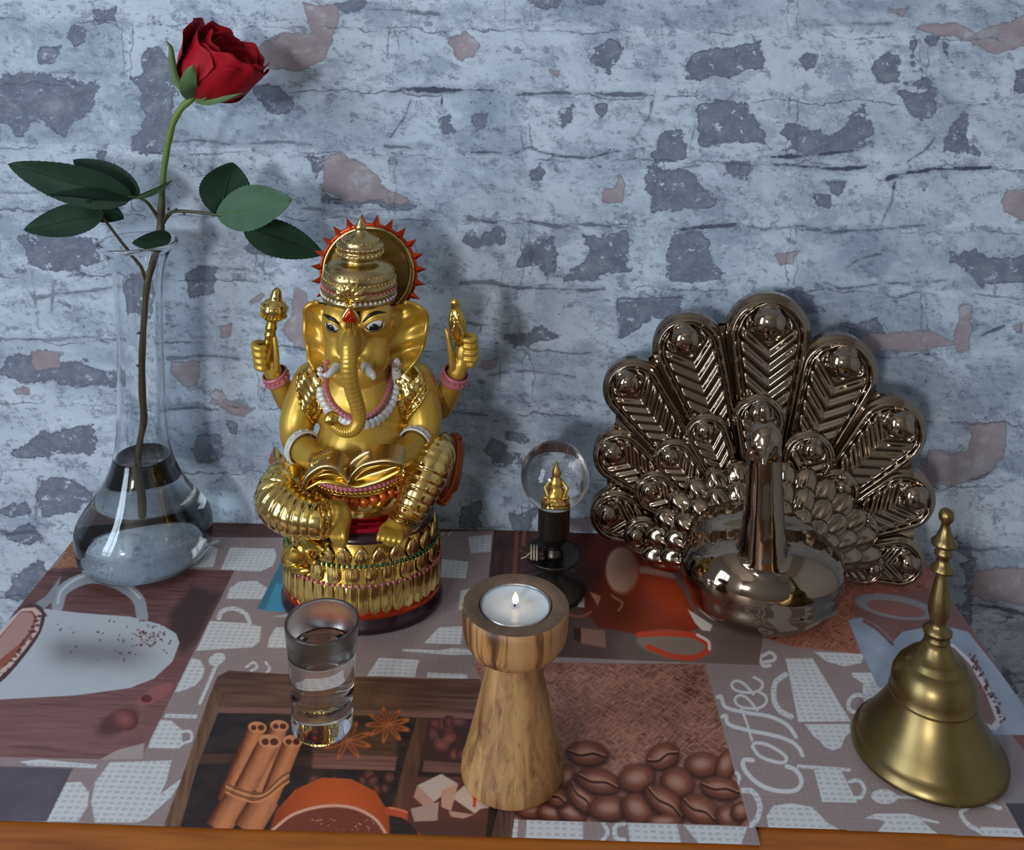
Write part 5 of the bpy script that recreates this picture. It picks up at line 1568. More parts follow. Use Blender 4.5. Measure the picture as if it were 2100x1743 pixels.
# ================================================================== golden elephant-headed statue
def metal(name, c0, c1, rough, metallic=1.0, bump=0.0, scale=60, coat=0.0):
    n = NT(name)
    f = n.noise(n.coord(), scale, 4)
    n.set(Base_Color=n.mix(f, c0, c1), Metallic=metallic, Roughness=n.math('ADD', rough, n.math('MULTIPLY', f, rough * 0.5)))
    n.put(n.b.inputs['Coat Weight'], coat)
    n.put(n.b.inputs['Coat Roughness'], 0.1)
    if bump:
        n.bump(n.noise(n.coord(), scale * 5, 3), bump, 0.0005)
    return n.m
m_skin = metal('satin_gold_paint', (0.52, 0.31, 0.04), (0.64, 0.40, 0.065), 0.32, 0.62, 0.04, 40, 0.25)
m_gold = metal('bright_gold_foil', (0.72, 0.50, 0.14), (0.82, 0.62, 0.22), 0.10, 1.0, 0.10, 50)
m_gold2 = metal('deep_gold_foil', (0.62, 0.38, 0.06), (0.74, 0.50, 0.12), 0.14, 1.0, 0.12, 60)
m_crown = metal('antique_gold', (0.42, 0.31, 0.13), (0.58, 0.44, 0.20), 0.22, 1.0, 0.15, 80)
m_red = metal('red_lacquer_foil', (0.55, 0.035, 0.015), (0.70, 0.09, 0.02), 0.14, 0.85, 0.1, 60)
m_orange = metal('orange_lacquer', (0.55, 0.11, 0.012), (0.68, 0.17, 0.03), 0.25, 0.5, 0.1, 60)
m_crim = metal('crimson_foil', (0.48, 0.004, 0.035), (0.60, 0.01, 0.06), 0.15, 0.8, 0.05, 60)
m_maroon = plain('maroon_lacquer', (0.030, 0.008, 0.012), 0.22, 0, 0.2, 60)
m_pink = plain('pink_enamel', (0.50, 0.16, 0.19), 0.32, 0.2, 0.15, 80)
m_pearl = plain('pearl_white', (0.62, 0.60, 0.58), 0.28, 0.1, 0.08, 80)
m_black = plain('black_paint', (0.006, 0.005, 0.006), 0.25)
m_eye = plain('eye_white', (0.55, 0.52, 0.48), 0.3)
m_green = metal('green_foil', (0.02, 0.10, 0.06), (0.04, 0.16, 0.09), 0.2, 0.8)

SBs = on_table(743, 1226); SBs[2] = ZC
sx_ = 163.5 * pxm(SBs)
sy_ = sx_ * 0.80
YC = SBs[1]
YT = YC + 0.002
stat = thing('elephant_headed_statue', SBs, 'golden four-armed elephant-headed deity statue seated on a lotus base reading a book', 'statue')
def zf(py, r):
    return hz(745, py, YC - sy_ * r) - ZC
def E_(px, py, Y, rx, ry, rz, R=None):
    c = at_y(px, py, Y)
    s = pxm(c)
    return ball(c, (rx * s, ry * s, rz * s), 28, 18, R)
def TBp_(pts, n=24, m=16, mod=None):
    q = [at_y(x, y, Y) for x, y, Y, r in pts]
    p, r = smooth_path(q, n, [r * pxm(a) for a, (_, _, _, r) in zip(q, pts)])
    if mod is not None:
        r = r * mod(np.linspace(0, 1, n))
    return tube(p, r, m)

# ---- lotus base
z1, z2, z3, z4, z5 = zf(1272, 1.0), zf(1258, 0.985), zf(1203, 0.965), zf(1163, 0.93), zf(1124, 0.89)
EL = dict(n=96, sx=sx_, sy=sy_)
obj('plinth', *lathe([(0.0001, 0), (0.985, 0), (1.0, 0.0012), (1.0, z1 * 0.45), (0.985, z1 * 0.5), (0.985, z1 * 0.9), (0.97, z1), (0.0001, z1)], SBs, **EL, cap=False), m_maroon, stat)
obj('red_band', *lathe([(0.98, z1 - 0.001), (0.985, z1), (0.985, z2), (0.95, z2 + 0.002)], SBs, **EL, cap=False), m_red, stat)
obj('lotus_core', *lathe([(0.94, z1), (0.955, z2), (0.955, z3), (0.92, z3 + 0.001), (0.915, z4), (0.88, z4 + 0.001), (0.84, z5), (0.80, z5 + 0.004), (0.0001, z5 + 0.004)], SBs, **EL, cap=False), m_gold2, stat)
def petal_mesh(w, h, d, pointed, dn, rs=0.55):
    NU, NV = 11, 13
    V = []
    for i in range(NU):
        u = 2 * i / (NU - 1) - 1
        for j in range(NV):
            v = j / (NV - 1)
            ww = (math.sqrt(max(0, 1 - max(0, (v - rs) / (1 - rs)) ** 2)) if not pointed else (1 - max(0, (v - 0.35) / 0.65) ** 1.6)) * (0.82 + 0.18 * min(1, v * 3))
            rim = 0.35 * d * math.exp(-((abs(u) - 0.82) / 0.12) ** 2)
            V.append((u * w / 2 * max(ww, 0.02), -d * (1 - u * u) ** 0.5 * (0.75 + 0.25 * math.sin(v * math.pi)) - rim, (-1 if dn else 1) * v * h))
    return np.array(V), grid_faces(NU, NV)
def petal_ring(name, cnt, r, z, h, d, mat, pointed, dn, wk=0.96, phase=0.0, rs=0.55):
    """petals round the ellipse, the near half only where the rest never shows"""
    th0 = np.linspace(0, 2 * np.pi, 721)
    arc = np.concatenate([[0], np.cumsum(np.hypot(np.diff(np.cos(th0) * sx_ * r), np.diff(np.sin(th0) * sy_ * r)))])
    w = arc[-1] / cnt * wk
    v, f = petal_mesh(w, h, d, pointed, dn, rs)
    proto = None
    for k in range(cnt):
        t = np.interp((k + phase) / cnt * arc[-1], arc, th0)
        c = np.array([math.cos(t) * sx_ * r, math.sin(t) * sy_ * r, z])
        nx_, ny_ = math.cos(t) / sx_, math.sin(t) / sy_
        rot = math.atan2(ny_, nx_) + math.pi / 2
        if proto is None:
            proto = obj(name, v, f, mat, None)
            proto.parent = stat
            o = proto
        else:
            o = proto.copy()
            COL.objects.link(o)
        o.location = Vector(c)
        o.rotation_euler = (0, 0, rot)
petal_ring('skirt_petal', 40, 0.966, z3 - 0.0005, (z3 - z2) * 1.08, 0.0013, m_gold, False, True, 1.0, 0, 0.80)
petal_ring('oval_petal', 24, 0.925, z4 - 0.001, (z4 - z3) * 0.96, 0.0030, m_gold, False, True, 0.80)
petal_ring('leaf_petal', 24, 0.885, z4 + 0.0005, (z5 - z4) * 1.0, 0.0028, m_gold, True, False, 0.92, 0.5)
def bead_ring(name, cnt, r, z, rad, mat, cx=0, cy=0, rx=None, ry=None, a0=0, a1=2 * math.pi, base=None):
    mb = MB()
    for k in range(cnt):
        t = a0 + (a1 - a0) * k / cnt
        mb.add(ball((base if base is not None else SBs) + np.array([math.cos(t) * (rx or sx_ * r), math.sin(t) * (ry or sy_ * r), z]), rad, 8, 6))
    return mb.build(name, mat, stat)
bead_ring('bead_row', 84, 0.975, z3, 0.0014, m_pink)
bead_ring('bead_row', 90, 0.93, z4, 0.0012, m_green)
bead_ring('bead_row', 90, 0.94, z4 - 0.0018, 0.0011, m_gold)
# ---- seat
zs0, zs1, zs2 = z5 + 0.0005, zf(1104, 0.84), zf(1088, 0.74)
obj('seat_disc', *lathe([(0.0001, zs0), (0.84, zs0), (0.885, zs0 + 0.0015), (0.885, zs0 + 0.0030), (0.85, zs1), (0.80, zs1 + 0.003), (0.0001, zs1 + 0.003)], SBs, **EL, cap=False), m_maroon, stat)
obj('seat_cushion', *lathe([(0.82, zs1 - 0.001), (0.80, zs1 + 0.0045), (0.70, zs1 + 0.007), (0.66, zs2 + 0.003), (0.0001, zs2 + 0.004)], SBs, **EL, cap=False), m_crim, stat)
zl = zf(1080, 0.62)
obj('lap_cloth', *lathe([(0.60, zl - 0.006), (0.60, zl - 0.002), (0.55, zl), (0.56, zl + 0.003), (0.60, zl + 0.010), (0.58, zl + 0.018), (0.45, zl + 0.024), (0.0001, zl + 0.026)], SBs + np.array([0, -0.004, 0]), **EL, cap=False), m_gold, stat)

# ---- body: one skin
skin = [
 E_(742, 908, YT - .012, 94, 84, 78), E_(742, 825, YT - .002, 102, 76, 84), E_(646, 792, YT, 40, 46, 48), E_(848, 792, YT, 42, 46, 48), E_(742, 980, YT, 112, 80, 50),
 TBp_([(642, 782, YT - .002, 42), (614, 848, YT - .006, 38), (610, 900, YT - .016, 33), (634, 932, YT - .034, 27), (656, 942, YT - .044, 22)]),
 TBp_([(850, 782, YT - .002, 42), (868, 848, YT - .006, 39), (864, 893, YT - .014, 35), (843, 924, YT - .030, 28), (818, 940, YT - .040, 22)]),
 TBp_([(640, 820, YT + .014, 36), (600, 826, YT + .016, 27), (576, 792, YT + .009, 23), (560, 763, YT + .004, 19)]),
 TBp_([(860, 820, YT + .014, 36), (900, 832, YT + .016, 29), (922, 795, YT + .009, 26), (938, 762, YT + .004, 20)]),
 E_(735, 672, YT - .016, 75, 66, 62), E_(702, 652, YT - .026, 42, 42, 40), E_(768, 652, YT - .026, 42, 42, 40), E_(702, 725, YT - .028, 36, 38, 46), E_(764, 725, YT - .028, 36, 38, 46), E_(738, 755, YT - .006, 62, 56, 50), E_(717, 700, YT - .036, 26, 30, 44),
 TBp_([(695, 742, YT - .038, 17), (686, 752, YT - .043, 12)], 6), TBp_([(752, 742, YT - .038, 18), (754, 752, YT - .043, 13)], 6),
]
body, bv, bf = organic('body', skin, m_skin, stat, 0.00115, 7)
BVH = BVHTree.FromPolygons([Vector(v) for v in bv], bf)
def hit(px, py, off=0.0, fallY=None, bvh=None):
    d = Vector(ray(px, py)).normalized()
    loc, nrm, i, _ = (bvh or BVH).ray_cast(Vector(CAM), d)
    if loc is None:
        p = at_y(px, py, YT - 0.02 if fallY is None else fallY)
        return np.array(p), -np.array(d)
    nn = np.array(nrm)
    if np.dot(nn, np.array(d)) > 0:
        nn = -nn
    return np.array(loc) + nn * off, nn
def on_path(pxs, n, off=0.0, bvh=None):
    q = smooth_path(np.array([(x, y, 0) for x, y in pxs], float), n)
    return np.array([hit(x, y, off, None, bvh)[0] for x, y, _ in q])
def smooth_line(P, k=3):
    for _ in range(k):
        P[1:-1] = (P[:-2] + 2 * P[1:-1] + P[2:]) / 4
    return P
def patch(name, poly_, mat, off=0.0012, step=2.5, bvh=None, wob=0.0):
    a = np.array(poly_, float)
    xs_, ys_ = np.arange(a[:, 0].min(), a[:, 0].max() + step, step), np.arange(a[:, 1].min(), a[:, 1].max() + step, step)
    X, Y_ = np.meshgrid(xs_, ys_, indexing='ij')
    ins = in_poly(X, Y_, poly_)
    idm, V = -np.ones(X.shape, int), []
    for i in range(len(xs_)):
        for j in range(len(ys_)):
            if ins[i, j]:
                p, nn = hit(X[i, j], Y_[i, j], off, None, bvh)
                if wob:
                    p = p + nn * wob * (1.6 * math.sin(0.16 * X[i, j] + 0.10 * Y_[i, j]) + math.sin(0.30 * X[i, j] - 0.16 * Y_[i, j]))
                idm[i, j] = len(V)
                V.append(p)
    F = [[idm[i, j], idm[i, j + 1], idm[i + 1, j + 1], idm[i + 1, j]] for i in range(len(xs_) - 1) for j in range(len(ys_) - 1) if min(idm[i, j], idm[i, j + 1], idm[i + 1, j + 1], idm[i + 1, j]) >= 0]
    o = obj(name, np.array(V), F, mat, stat)
    m = o.modifiers.new('solid', 'SOLIDIFY'); m.thickness = 0.0012; m.offset = 0
    return o
patch('shoulder_cloth', [(628, 748), (652, 738), (662, 745), (660, 800), (668, 838), (650, 862), (638, 868), (618, 838), (612, 795), (615, 768)], m_gold, 0.0016, 2.5, None, 0.0005)
patch('shoulder_cloth', [(812, 742), (832, 745), (856, 752), (872, 782), (872, 812), (850, 842), (836, 868), (824, 866), (815, 835), (812, 790)], m_gold, 0.0016, 2.5, None, 0.0005)
for pth in ([(875, 800), (862, 826), (845, 848), (834, 868)], [(870, 785), (850, 820), (832, 855)], [(614, 770), (613, 800), (622, 838), (640, 868)], [(662, 745), (660, 800), (668, 840)], [(812, 744), (813, 800), (822, 850)]):
    P_ = smooth_line(on_path(pth, 26, 0.0016))
    r_ = 0.0010 * (1 + 0.35 * np.sin(np.arange(26) * 1.9))
    obj('trim_cord', *tube(P_, r_, 8), m_gold2, stat)
# ---- necklace
nk = [(673, 742), (669, 770), (671, 800), (684, 828), (706, 848), (735, 858), (765, 847), (786, 824), (797, 795), (800, 765), (798, 742)]
P_ = smooth_line(on_path(nk, 70, 0.0010), 6)
obj('necklace_band', *tube(P_, 0.0021, 10, True, 0.7), m_pink, stat)
for k in range(1, 69, 2):
    obj('necklace_bead', *ball(P_[k] + np.array([0, -0.0016, 0.0]), 0.0010, 8, 6), m_pink, stat)
nw = [(658, 744), (654, 775), (657, 808), (672, 840), (699, 864), (735, 877), (771, 866), (797, 838), (811, 803), (815, 770), (812, 744)]
Q_ = smooth_line(on_path(nw, 34, 0.0010), 4)
for k in range(34):
    obj('necklace_scallop', *ball(Q_[k], (0.0033, 0.0018, 0.0036), 12, 8), m_pearl, stat)

# ---- trunk with its rings
tr_ = [(717, 690, YT - .050, 15), (715, 706, YT - .058, 16), (715, 730, YT - .061, 17), (716, 764, YT - .062, 17.5), (724, 803, YT - .060, 16.5), (734, 838, YT - .058, 15.5), (736, 862, YT - .057, 15), (724, 881, YT - .058, 14), (704, 884, YT - .059, 12.5), (687, 874, YT - .059, 11.5), (681, 862, YT - .058, 11)]
obj('trunk', *TBp_(tr_, 150, 24, lambda s: 1 + 0.025 * np.sin(s * 2 * np.pi * 40) * (s > 0.12)), m_skin, stat)
c_ = at_y(680, 858, YT - .060)
obj('trunk_tip', *(lambda vf: vf)(lathe([(0.0001, 0), (0.0030, 0.0001), (0.0042, 0.0006), (0.0046, 0.0016), (0.0040, 0.0030), (0.0001, 0.0034)], c_, 24, axis=(0.15, -0.9, 0.45), cap=False)), m_gold2, stat)
for pts in ([(690, 752, YT - .045, 9.5), (682, 761, YT - .050, 8.5), (674, 768, YT - .053, 7), (667, 769, YT - .054, 5)], [(750, 752, YT - .045, 10.5), (756, 761, YT - .050, 9.5), (763, 768, YT - .053, 8), (766, 774, YT - .054, 5.5)]):
    obj('tusk', *TBp_(pts, 14, 14), m_pearl, stat)
# ---- ears
def ear(att, out, ya, yo, sg):
    a = smooth_path([at_y(x, y, ya) for x, y in att], 30)
    b = smooth_path([at_y(x, y, Y) for x, y, Y in out], 30)
    V = []
    for i in range(30):
        v = i / 29
        for j in range(16):
            u = j / 15
            p = a[i] * (1 - u) + b[i] * u
            p = p + np.array([0, -1, 0]) * (0.0030 * math.sin(v * 21 + u * 2.5 + 0.6) * u ** 0.7 * (1.2 - 0.6 * u) + 0.010 * math.sin(u * math.pi) * -0.5 - 0.002 * u ** 4)
            V.append(p)
    V = np.array(V)
    F = grid_faces(30, 16)
    o = len(V)
    back = V + np.array([0, 0.0026, 0])
    ring_ = [i * 16 + 15 for i in range(30)]
    F = F + [[q + o for q in f[::-1]] for f in F]
    e = obj('ear', np.concatenate([V, back]), F, m_skin, stat)
    obj('ear_rim', *tube(smooth_line((V[ring_] + back[ring_]) / 2, 1), np.linspace(0.0017, 0.0014, 30), 10), m_skin, e)
ear([(676, 632), (670, 660), (668, 695), (676, 728), (690, 748)], [(648, 623, YT - .026), (624, 636, YT - .020), (624, 680, YT - .016), (630, 728, YT - .018), (640, 762, YT - .026)], YT - .018, 0, -1)
ear([(796, 632), (802, 660), (802, 695), (792, 728), (780, 748)], [(832, 624, YT - .026), (870, 640, YT - .020), (872, 682, YT - .016), (860, 728, YT - .018), (832, 768, YT - .026)], YT - .018, 0, 1)
# ---- face
def eye(cx, cy, w, h, rot):
    p, nn = hit(cx, cy, -0.0006)
    s = pxm(p)
    zax = nn
    up = np.array([0, 0, 1.0]); xa = np.cross(up, zax) * -1; xa /= np.linalg.norm(xa); ya = np.cross(zax, xa)
    c, sn = math.cos(math.radians(rot)), math.sin(math.radians(rot))
    xr, yr = xa * c + ya * sn, -xa * sn + ya * c
    R = np.array([xr, yr, zax]).T
    e = obj('eye', *ball(p, (w / 2 * s, h / 2 * s, 0.0018), 24, 14, R), m_eye, stat)
    pi_, _ = p + zax * 0.0012 + yr * h * 0.20 * s, 0
    obj('iris', *ball(pi_ + xr * w * 0.06 * s, (h * 0.50 * s, h * 0.46 * s, 0.0011), 18, 10, R), m_black, e)
    for k in (-1, 1):
        th = np.linspace(math.pi if k > 0 else -math.pi, 0, 14)
        pl = [p + xr * math.cos(t) * w * 0.55 * s + yr * math.sin(t) * h * 0.62 * s + zax * (0.0016 * abs(math.sin(t))) for t in th]
        obj('eyelid', *tube(pl, np.array([0.0004] + [0.0010] * 12 + [0.0004]), 8), m_skin, stat)
    th = np.linspace(math.pi, 0, 12)
    obj('eyeline', *tube([p + xr * math.cos(t) * w * 0.50 * s + yr * math.sin(t) * h * 0.52 * s + zax * 0.0022 * abs(math.sin(t)) for t in th], 0.0008, 6), m_black, e)
eye(683, 669, 30, 16, -24)
eye(768, 666, 37, 20, 20)
for pth in ([(665, 645), (674, 650), (686, 656), (696, 664)], [(745, 660), (757, 648), (772, 641), (790, 641)]):
    P_ = smooth_line(on_path(pth, 16, 0.0004))
    obj('eyebrow', *tube(P_, 0.0013 * np.sin(np.linspace(0.35, math.pi - 0.2, 16)), 8), m_black, stat)
p, nn = hit(716, 648, 0.0018)
for r0_, m_, d0 in ((0.0056, m_gold, 0), (0.0040, m_red, 0.0012)):
    v, f = ball((0, 0, 0), (r0_, 0.0016, r0_ * 1.25), 24, 14)
    v[:, 0] *= np.clip(1 - v[:, 2] / (r0_ * 2.2), 0.2, 1.4)
    obj('forehead_jewel' if m_ is m_gold else 'red_stone', v + p + np.array([0, -d0, 0]), f, m_, stat)
for k in range(4):
    obj('forehead_tassel', *tube([hit(710 + k * 4, 664, 0.0014)[0], hit(710 + k * 4, 676, 0.0014)[0]], 0.0006, 6), m_gold2, stat)

# ---- crown
cb_ = at_y(735, 612, YT - .016)
cs_ = pxm(cb_)
cax = Vector((0.035, -0.05, 1.0)).normalized()
cpr = [(68, -4), (74, 2), (76, 8), (76, 12), (72, 15), (74, 18), (78, 23), (77, 28), (73, 31), (75, 35), (77, 40), (75, 46), (71, 49), (73, 54), (71, 62), (66, 70), (58, 77), (46, 81), (38, 83), (35, 88), (37, 92), (45, 95), (48, 100), (45, 104), (41, 106), (44, 110), (47, 114), (44, 118), (37, 121), (39, 125), (34, 129), (26, 133), (18, 138), (11, 146), (10, 150), (13, 154), (10, 159), (6, 166), (3, 174), (0.1, 176)]
cpr = [(r * cs_, z * cs_ * 0.99) for r, z in cpr]
obj('crown', *lathe(cpr, cb_, 64, 1.0, 0.94, axis=cax, cap=False), m_crown, stat)
RC_ = np.array(Vector((0, 0, 1)).rotation_difference(cax).to_matrix())
def crown_beads(r, z, cnt, rad, mat):
    mb = MB()
    for k in range(cnt):
        t = 2 * math.pi * k / cnt
        mb.add(ball(cb_ + RC_ @ np.array([math.cos(t) * r * cs_, math.sin(t) * r * cs_ * 0.94, z * cs_]), (rad * cs_ * 0.8, rad * cs_ * 0.8, rad * cs_), 8, 6))
    mb.build('crown_bead_row', mat, stat)
crown_beads(76, 14.5, 46, 3.6, m_pearl); crown_beads(76, 31, 46, 3.4, m_pink); crown_beads(74, 49, 50, 2.6, m_gold); crown_beads(70, 64, 44, 2.6, m_crown)
crown_beads(47, 102, 30, 3.2, m_gold); crown_beads(46, 114, 30, 3.0, m_crown); crown_beads(37, 126, 24, 2.8, m_crown)
def lotus_leaf(ang, ln, w, dz=0.0, px0=(717, 616)):
    b = at_y(*px0, YT - .052)
    s = pxm(b)
    d = np.array([math.sin(math.radians(ang)), -0.15, math.cos(math.radians(ang))])
    q = [b, b + d * ln * 0.55 * s + np.array([0, -0.0022, 0]), b + d * ln * s + np.array([0, 0.001, 0])]
    P_, r_ = smooth_path(q, 14, [w * 0.35 * s, w * 0.5 * s, 0.3 * s])
    obj('crown_leaf', *tube(P_, r_, 10, True, 0.5, up=(0, 1, 0)), m_gold, stat)
for a_, l_, w_ in ((0, 38, 13), (-24, 36, 10), (24, 36, 10), (-48, 36, 11), (48, 36, 11), (-74, 30, 9), (74, 30, 9)):
    lotus_leaf(a_, l_ * 1.22, w_ * 1.3)
for a_ in (150, 180, 210):
    lotus_leaf(a_, 16, 8, px0=(717, 618))

# ---- halo
hc = at_y(756, 558, YT + .016)
h_s = pxm(hc)
hax = Vector((0.0, -1.0, 0.10)).normalized()
obj('halo', *lathe([(0.0001, 0), (80 * h_s, 0), (86 * h_s, 0.0006), (89 * h_s, 0.0022), (93 * h_s, 0.0024), (96 * h_s, 0.0010), (97 * h_s, -0.0012), (90 * h_s, -0.0022), (0.0001, -0.0024)], hc, 72, axis=hax, cap=False), m_crown, stat)
obj('halo_rim', *tube([hc + np.array([math.cos(t) * 98 * h_s, -0.0003 + 0.1 * math.sin(t) * 98 * h_s, math.sin(t) * 98 * h_s]) for t in np.linspace(-0.6, math.pi + 0.6, 60)], 0.0011, 8), m_red, stat)
for k in range(18):
    t = math.radians(-42 + k * 264 / 17)
    c0 = hc + np.array([math.cos(t), 0.1 * math.sin(t), math.sin(t)]) * 97 * h_s
    o_ = np.array([math.cos(t), 0.1 * math.sin(t), math.sin(t)])
    sd = np.array([-math.sin(t), 0, math.cos(t)])
    w_ = 9 * h_s
    V = [c0 + sd * w_, c0 - sd * w_, c0 + np.array([0, -0.0026, 0]), c0 + o_ * 23 * h_s, c0 + np.array([0, 0.0018, 0])]
    obj('halo_spike', V, [[0, 2, 3], [2, 1, 3], [1, 4, 3], [4, 0, 3], [0, 4, 1, 2]], m_red, stat, False)

# ---- upper hands and what they hold
def finger(pts, r0_=5.5, r1_=4.2):
    return TBp_([(x, y, Y, r0_ + (r1_ - r0_) * i / (len(pts) - 1)) for i, (x, y, Y) in enumerate(pts)], 12, 10)
ya_ = YT + .002
hl = [E_(546, 730, ya_, 19, 14, 30), TBp_([(562, 764, ya_, 17), (552, 745, ya_, 17)], 6)]
for k, y in enumerate((706, 720, 734, 747)):
    hl.append(finger([(548, y + 2, ya_ + .004), (530 - (k == 3) * -6, y - 3, ya_ - .002), (520 + k * 2, y + 3, ya_ - .008), (530 + k * 2, y + 9, ya_ - .011), (542, y + 8, ya_ - .010)], 8, 7))
hl.append(finger([(566, 758, ya_ - .004), (567, 730, ya_ - .006), (564, 700, ya_ - .006), (560, 682, ya_ - .005)], 7, 4.5))
hl.append(finger([(556, 752, ya_), (556, 720, ya_ - .002), (553, 692, ya_ - .003)], 7, 5))
organic('hand', hl, m_skin, stat, 0.0006, 3)
hr = [E_(950, 730, ya_, 19, 14, 32), TBp_([(938, 764, ya_, 18), (946, 745, ya_, 17)], 6)]
for k, y in enumerate((690, 703, 716, 729)):
    hr.append(finger([(948, y + 3, ya_ + .004), (964 + k, y - 2, ya_ - .002), (974 + k, y + 4, ya_ - .007), (966 + k, y + 9, ya_ - .011), (954, y + 8, ya_ - .011)], 7.6, 6.6))
hr.append(finger([(966, 748, ya_ - .003), (974, 732, ya_ - .003), (976, 716, ya_ - .003)], 8, 7))
hr.append(finger([(928, 752, ya_ - .004), (924, 720, ya_ - .006), (919, 690, ya_ - .006), (915, 676, ya_ - .005)], 7.5, 4.5))
organic('hand', hr, m_skin, stat, 0.0006, 3)
mc = at_y(562, 634, ya_ - .004)
ms = pxm(mc)
md = Vector(at_y(566, 600, ya_ - .004) - at_y(545, 735, ya_ - .004)).normalized()
obj('mace_handle', *TBp_([(544, 738, ya_ - .005, 10), (552, 700, ya_ - .005, 11), (557, 664, ya_ - .004, 12)], 20, 14, lambda s: 1 + 0.10 * np.sin(s * 30) * (s > 0.5)), m_gold2, stat)
obj('mace_head', *lathe([(r * ms, z * ms) for r, z in ((0.1, -26), (14, -25), (20, -20), (26, -10), (28, 0), (27, 8), (22, 15), (15, 20), (12, 23), (13, 26), (11, 32), (9, 40), (5, 45), (0.1, 47))], mc, 40, axis=md, cap=False), m_gold, stat)
mb = MB()
for k in range(22):
    t = 2 * math.pi * k / 22
    Rm = np.array(Vector((0, 0, 1)).rotation_difference(md).to_matrix())
    for zz in (-12, 6):
        mb.add(ball(mc + Rm @ (np.array([math.cos(t) * 26.5, math.sin(t) * 26.5, zz]) * ms), 2.6 * ms, 8, 6))
mb.build('mace_studs', m_gold2, stat)
oc = at_y(938, 668, ya_ - .008)
os_ = pxm(oc)
v, f = lathe([(r * os_, z * os_) for r, z in ((0.1, -46), (8, -40), (14, -25), (17, -5), (17, 12), (13, 28), (8, 36), (9, 40), (8, 46), (9, 50), (5, 56), (0.1, 60))], (0, 0, 0), 36, 1, 0.75, cap=False)
v[:, :2] *= (1 + 0.08 * np.cos(np.arctan2(v[:, 1], v[:, 0]) * 9))[:, None]
Ro = np.array(Vector((0, 0, 1)).rotation_difference(Vector((-0.12, 0, 1)).normalized()).to_matrix())
obj('conch', v @ Ro.T + oc, f, m_gold2, stat)
for k in (-1, 1):
    obj('conch_rope', *tube([oc + Ro @ (np.array([k * 7 + k * 4 * math.sin(s * 3), -14.5 + abs(s) * 3, 28 * -s * 1.0]) * os_) for s in np.linspace(-1, 1, 24)], 0.0007 * (1 + 0.3 * np.sin(np.arange(24) * 2)), 8), m_gold, stat)
# ---- bracelets
def bracelet(a, b, r, wid, mat, beads=0):
    A_, B_ = at_y(*a), at_y(*b)
    d = B_ - A_
    d /= np.linalg.norm(d)
    s = pxm(A_)
    o = obj('bracelet', *lathe([((r - 3) * s, -wid * s / 2), (r * s, -wid * s / 2), ((r + 1.6) * s, -wid * s * 0.36), (r * s, -wid * s * 0.25), (r * s, wid * s * 0.25), ((r + 1.6) * s, wid * s * 0.36), (r * s, wid * s / 2), ((r - 3) * s, wid * s / 2)], A_, 36, axis=d, cap=False), mat, stat)
    R = np.array(Vector((0, 0, 1)).rotation_difference(Vector(d)).to_matrix())
    mb = MB()
    for k in range(16):
        t = 2 * math.pi * k / 16
        mb.add(ball(A_ + R @ (np.array([math.cos(t), math.sin(t), 0]) * (r + 0.5) * s), 2.6 * s, 8, 6))
    mb.build('bracelet_beads', mat, o)
bracelet((566, 773, YT + .0055), (556, 752, YT + .003), 26, 22, m_pink)
bracelet((932, 772, YT + .0055), (941, 752, YT + .003), 28, 23, m_pink)
bracelet((620, 918, YT - .025), (645, 938, YT - .038), 36, 17, m_pearl)
bracelet((853, 911, YT - .022), (832, 932, YT - .036), 37, 17, m_pearl)

# ---- legs and robe
rib = lambda k, a: (lambda s: 1 + a - a * np.exp(-(((s * k) % 1 - 0.5) / 0.13) ** 2))
obj('leg', *TBp_([(650, 976, YT - .008, 40), (596, 980, YT - .026, 43), (573, 1022, YT - .040, 47), (604, 1052, YT - .050, 45), (656, 1064, YT - .054, 39)], 170, 28, rib(13, 0.060)), m_gold, stat)
obj('leg', *TBp_([(800, 990, YT - .008, 40), (852, 968, YT - .016, 42), (890, 936, YT - .022, 41), (884, 950, YT - .030, 41), (868, 988, YT - .036, 40), (849, 1030, YT - .042, 36), (834, 1062, YT - .046, 31)], 190, 28, rib(13, 0.050)), m_gold, stat)
fl = [E_(690, 1062, YT - .055, 32, 24, 40), TBp_([(676, 1056, YT - .054, 30), (692, 1082, YT - .057, 27), (700, 1108, YT - .058, 15)], 12)]
for k in range(4):
    fl.append(finger([(676 + k * 9, 1088, YT - .062), (682 + k * 8, 1104, YT - .064), (688 + k * 6, 1114, YT - .062)], 6, 4.5))
organic('foot', fl, m_skin, stat, 0.0008, 3)
fr_ = [TBp_([(832, 1062, YT - .046, 27), (816, 1082, YT - .056, 28), (803, 1097, YT - .062, 23)], 12), E_(806, 1088, YT - .058, 30, 24, 18)]
for k in range(5):
    fr_.append(finger([(784 + k * 10, 1086 + k * 2, YT - .066), (778 + k * 11, 1099 + k * 2.0, YT - .072), (776 + k * 11, 1106 + k * 1.6, YT - .073)], 6.4, 5.2))
organic('foot', fr_, m_skin, stat, 0.0007, 3)
for pts, wd in (([(656, 1030, YT - .060), (664, 1050, YT - .072), (664, 1078, YT - .072), (656, 1098, YT - .062)], 1), ([(668, 1028, YT - .062), (676, 1050, YT - .073), (676, 1080, YT - .073), (668, 1100, YT - .062)], 1), ([(806, 1046, YT - .058), (822, 1058, YT - .072), (842, 1068, YT - .066), (858, 1072, YT - .054)], 1), ([(800, 1056, YT - .060), (816, 1068, YT - .075), (838, 1078, YT - .068), (852, 1080, YT - .056)], 1)):
    q = smooth_path([at_y(*p_) for p_ in pts], 22)
    obj('anklet', *tube(q, 0.0014 * (1 + 0.3 * np.sin(np.arange(22) * 2.4)), 8), m_gold2, stat)
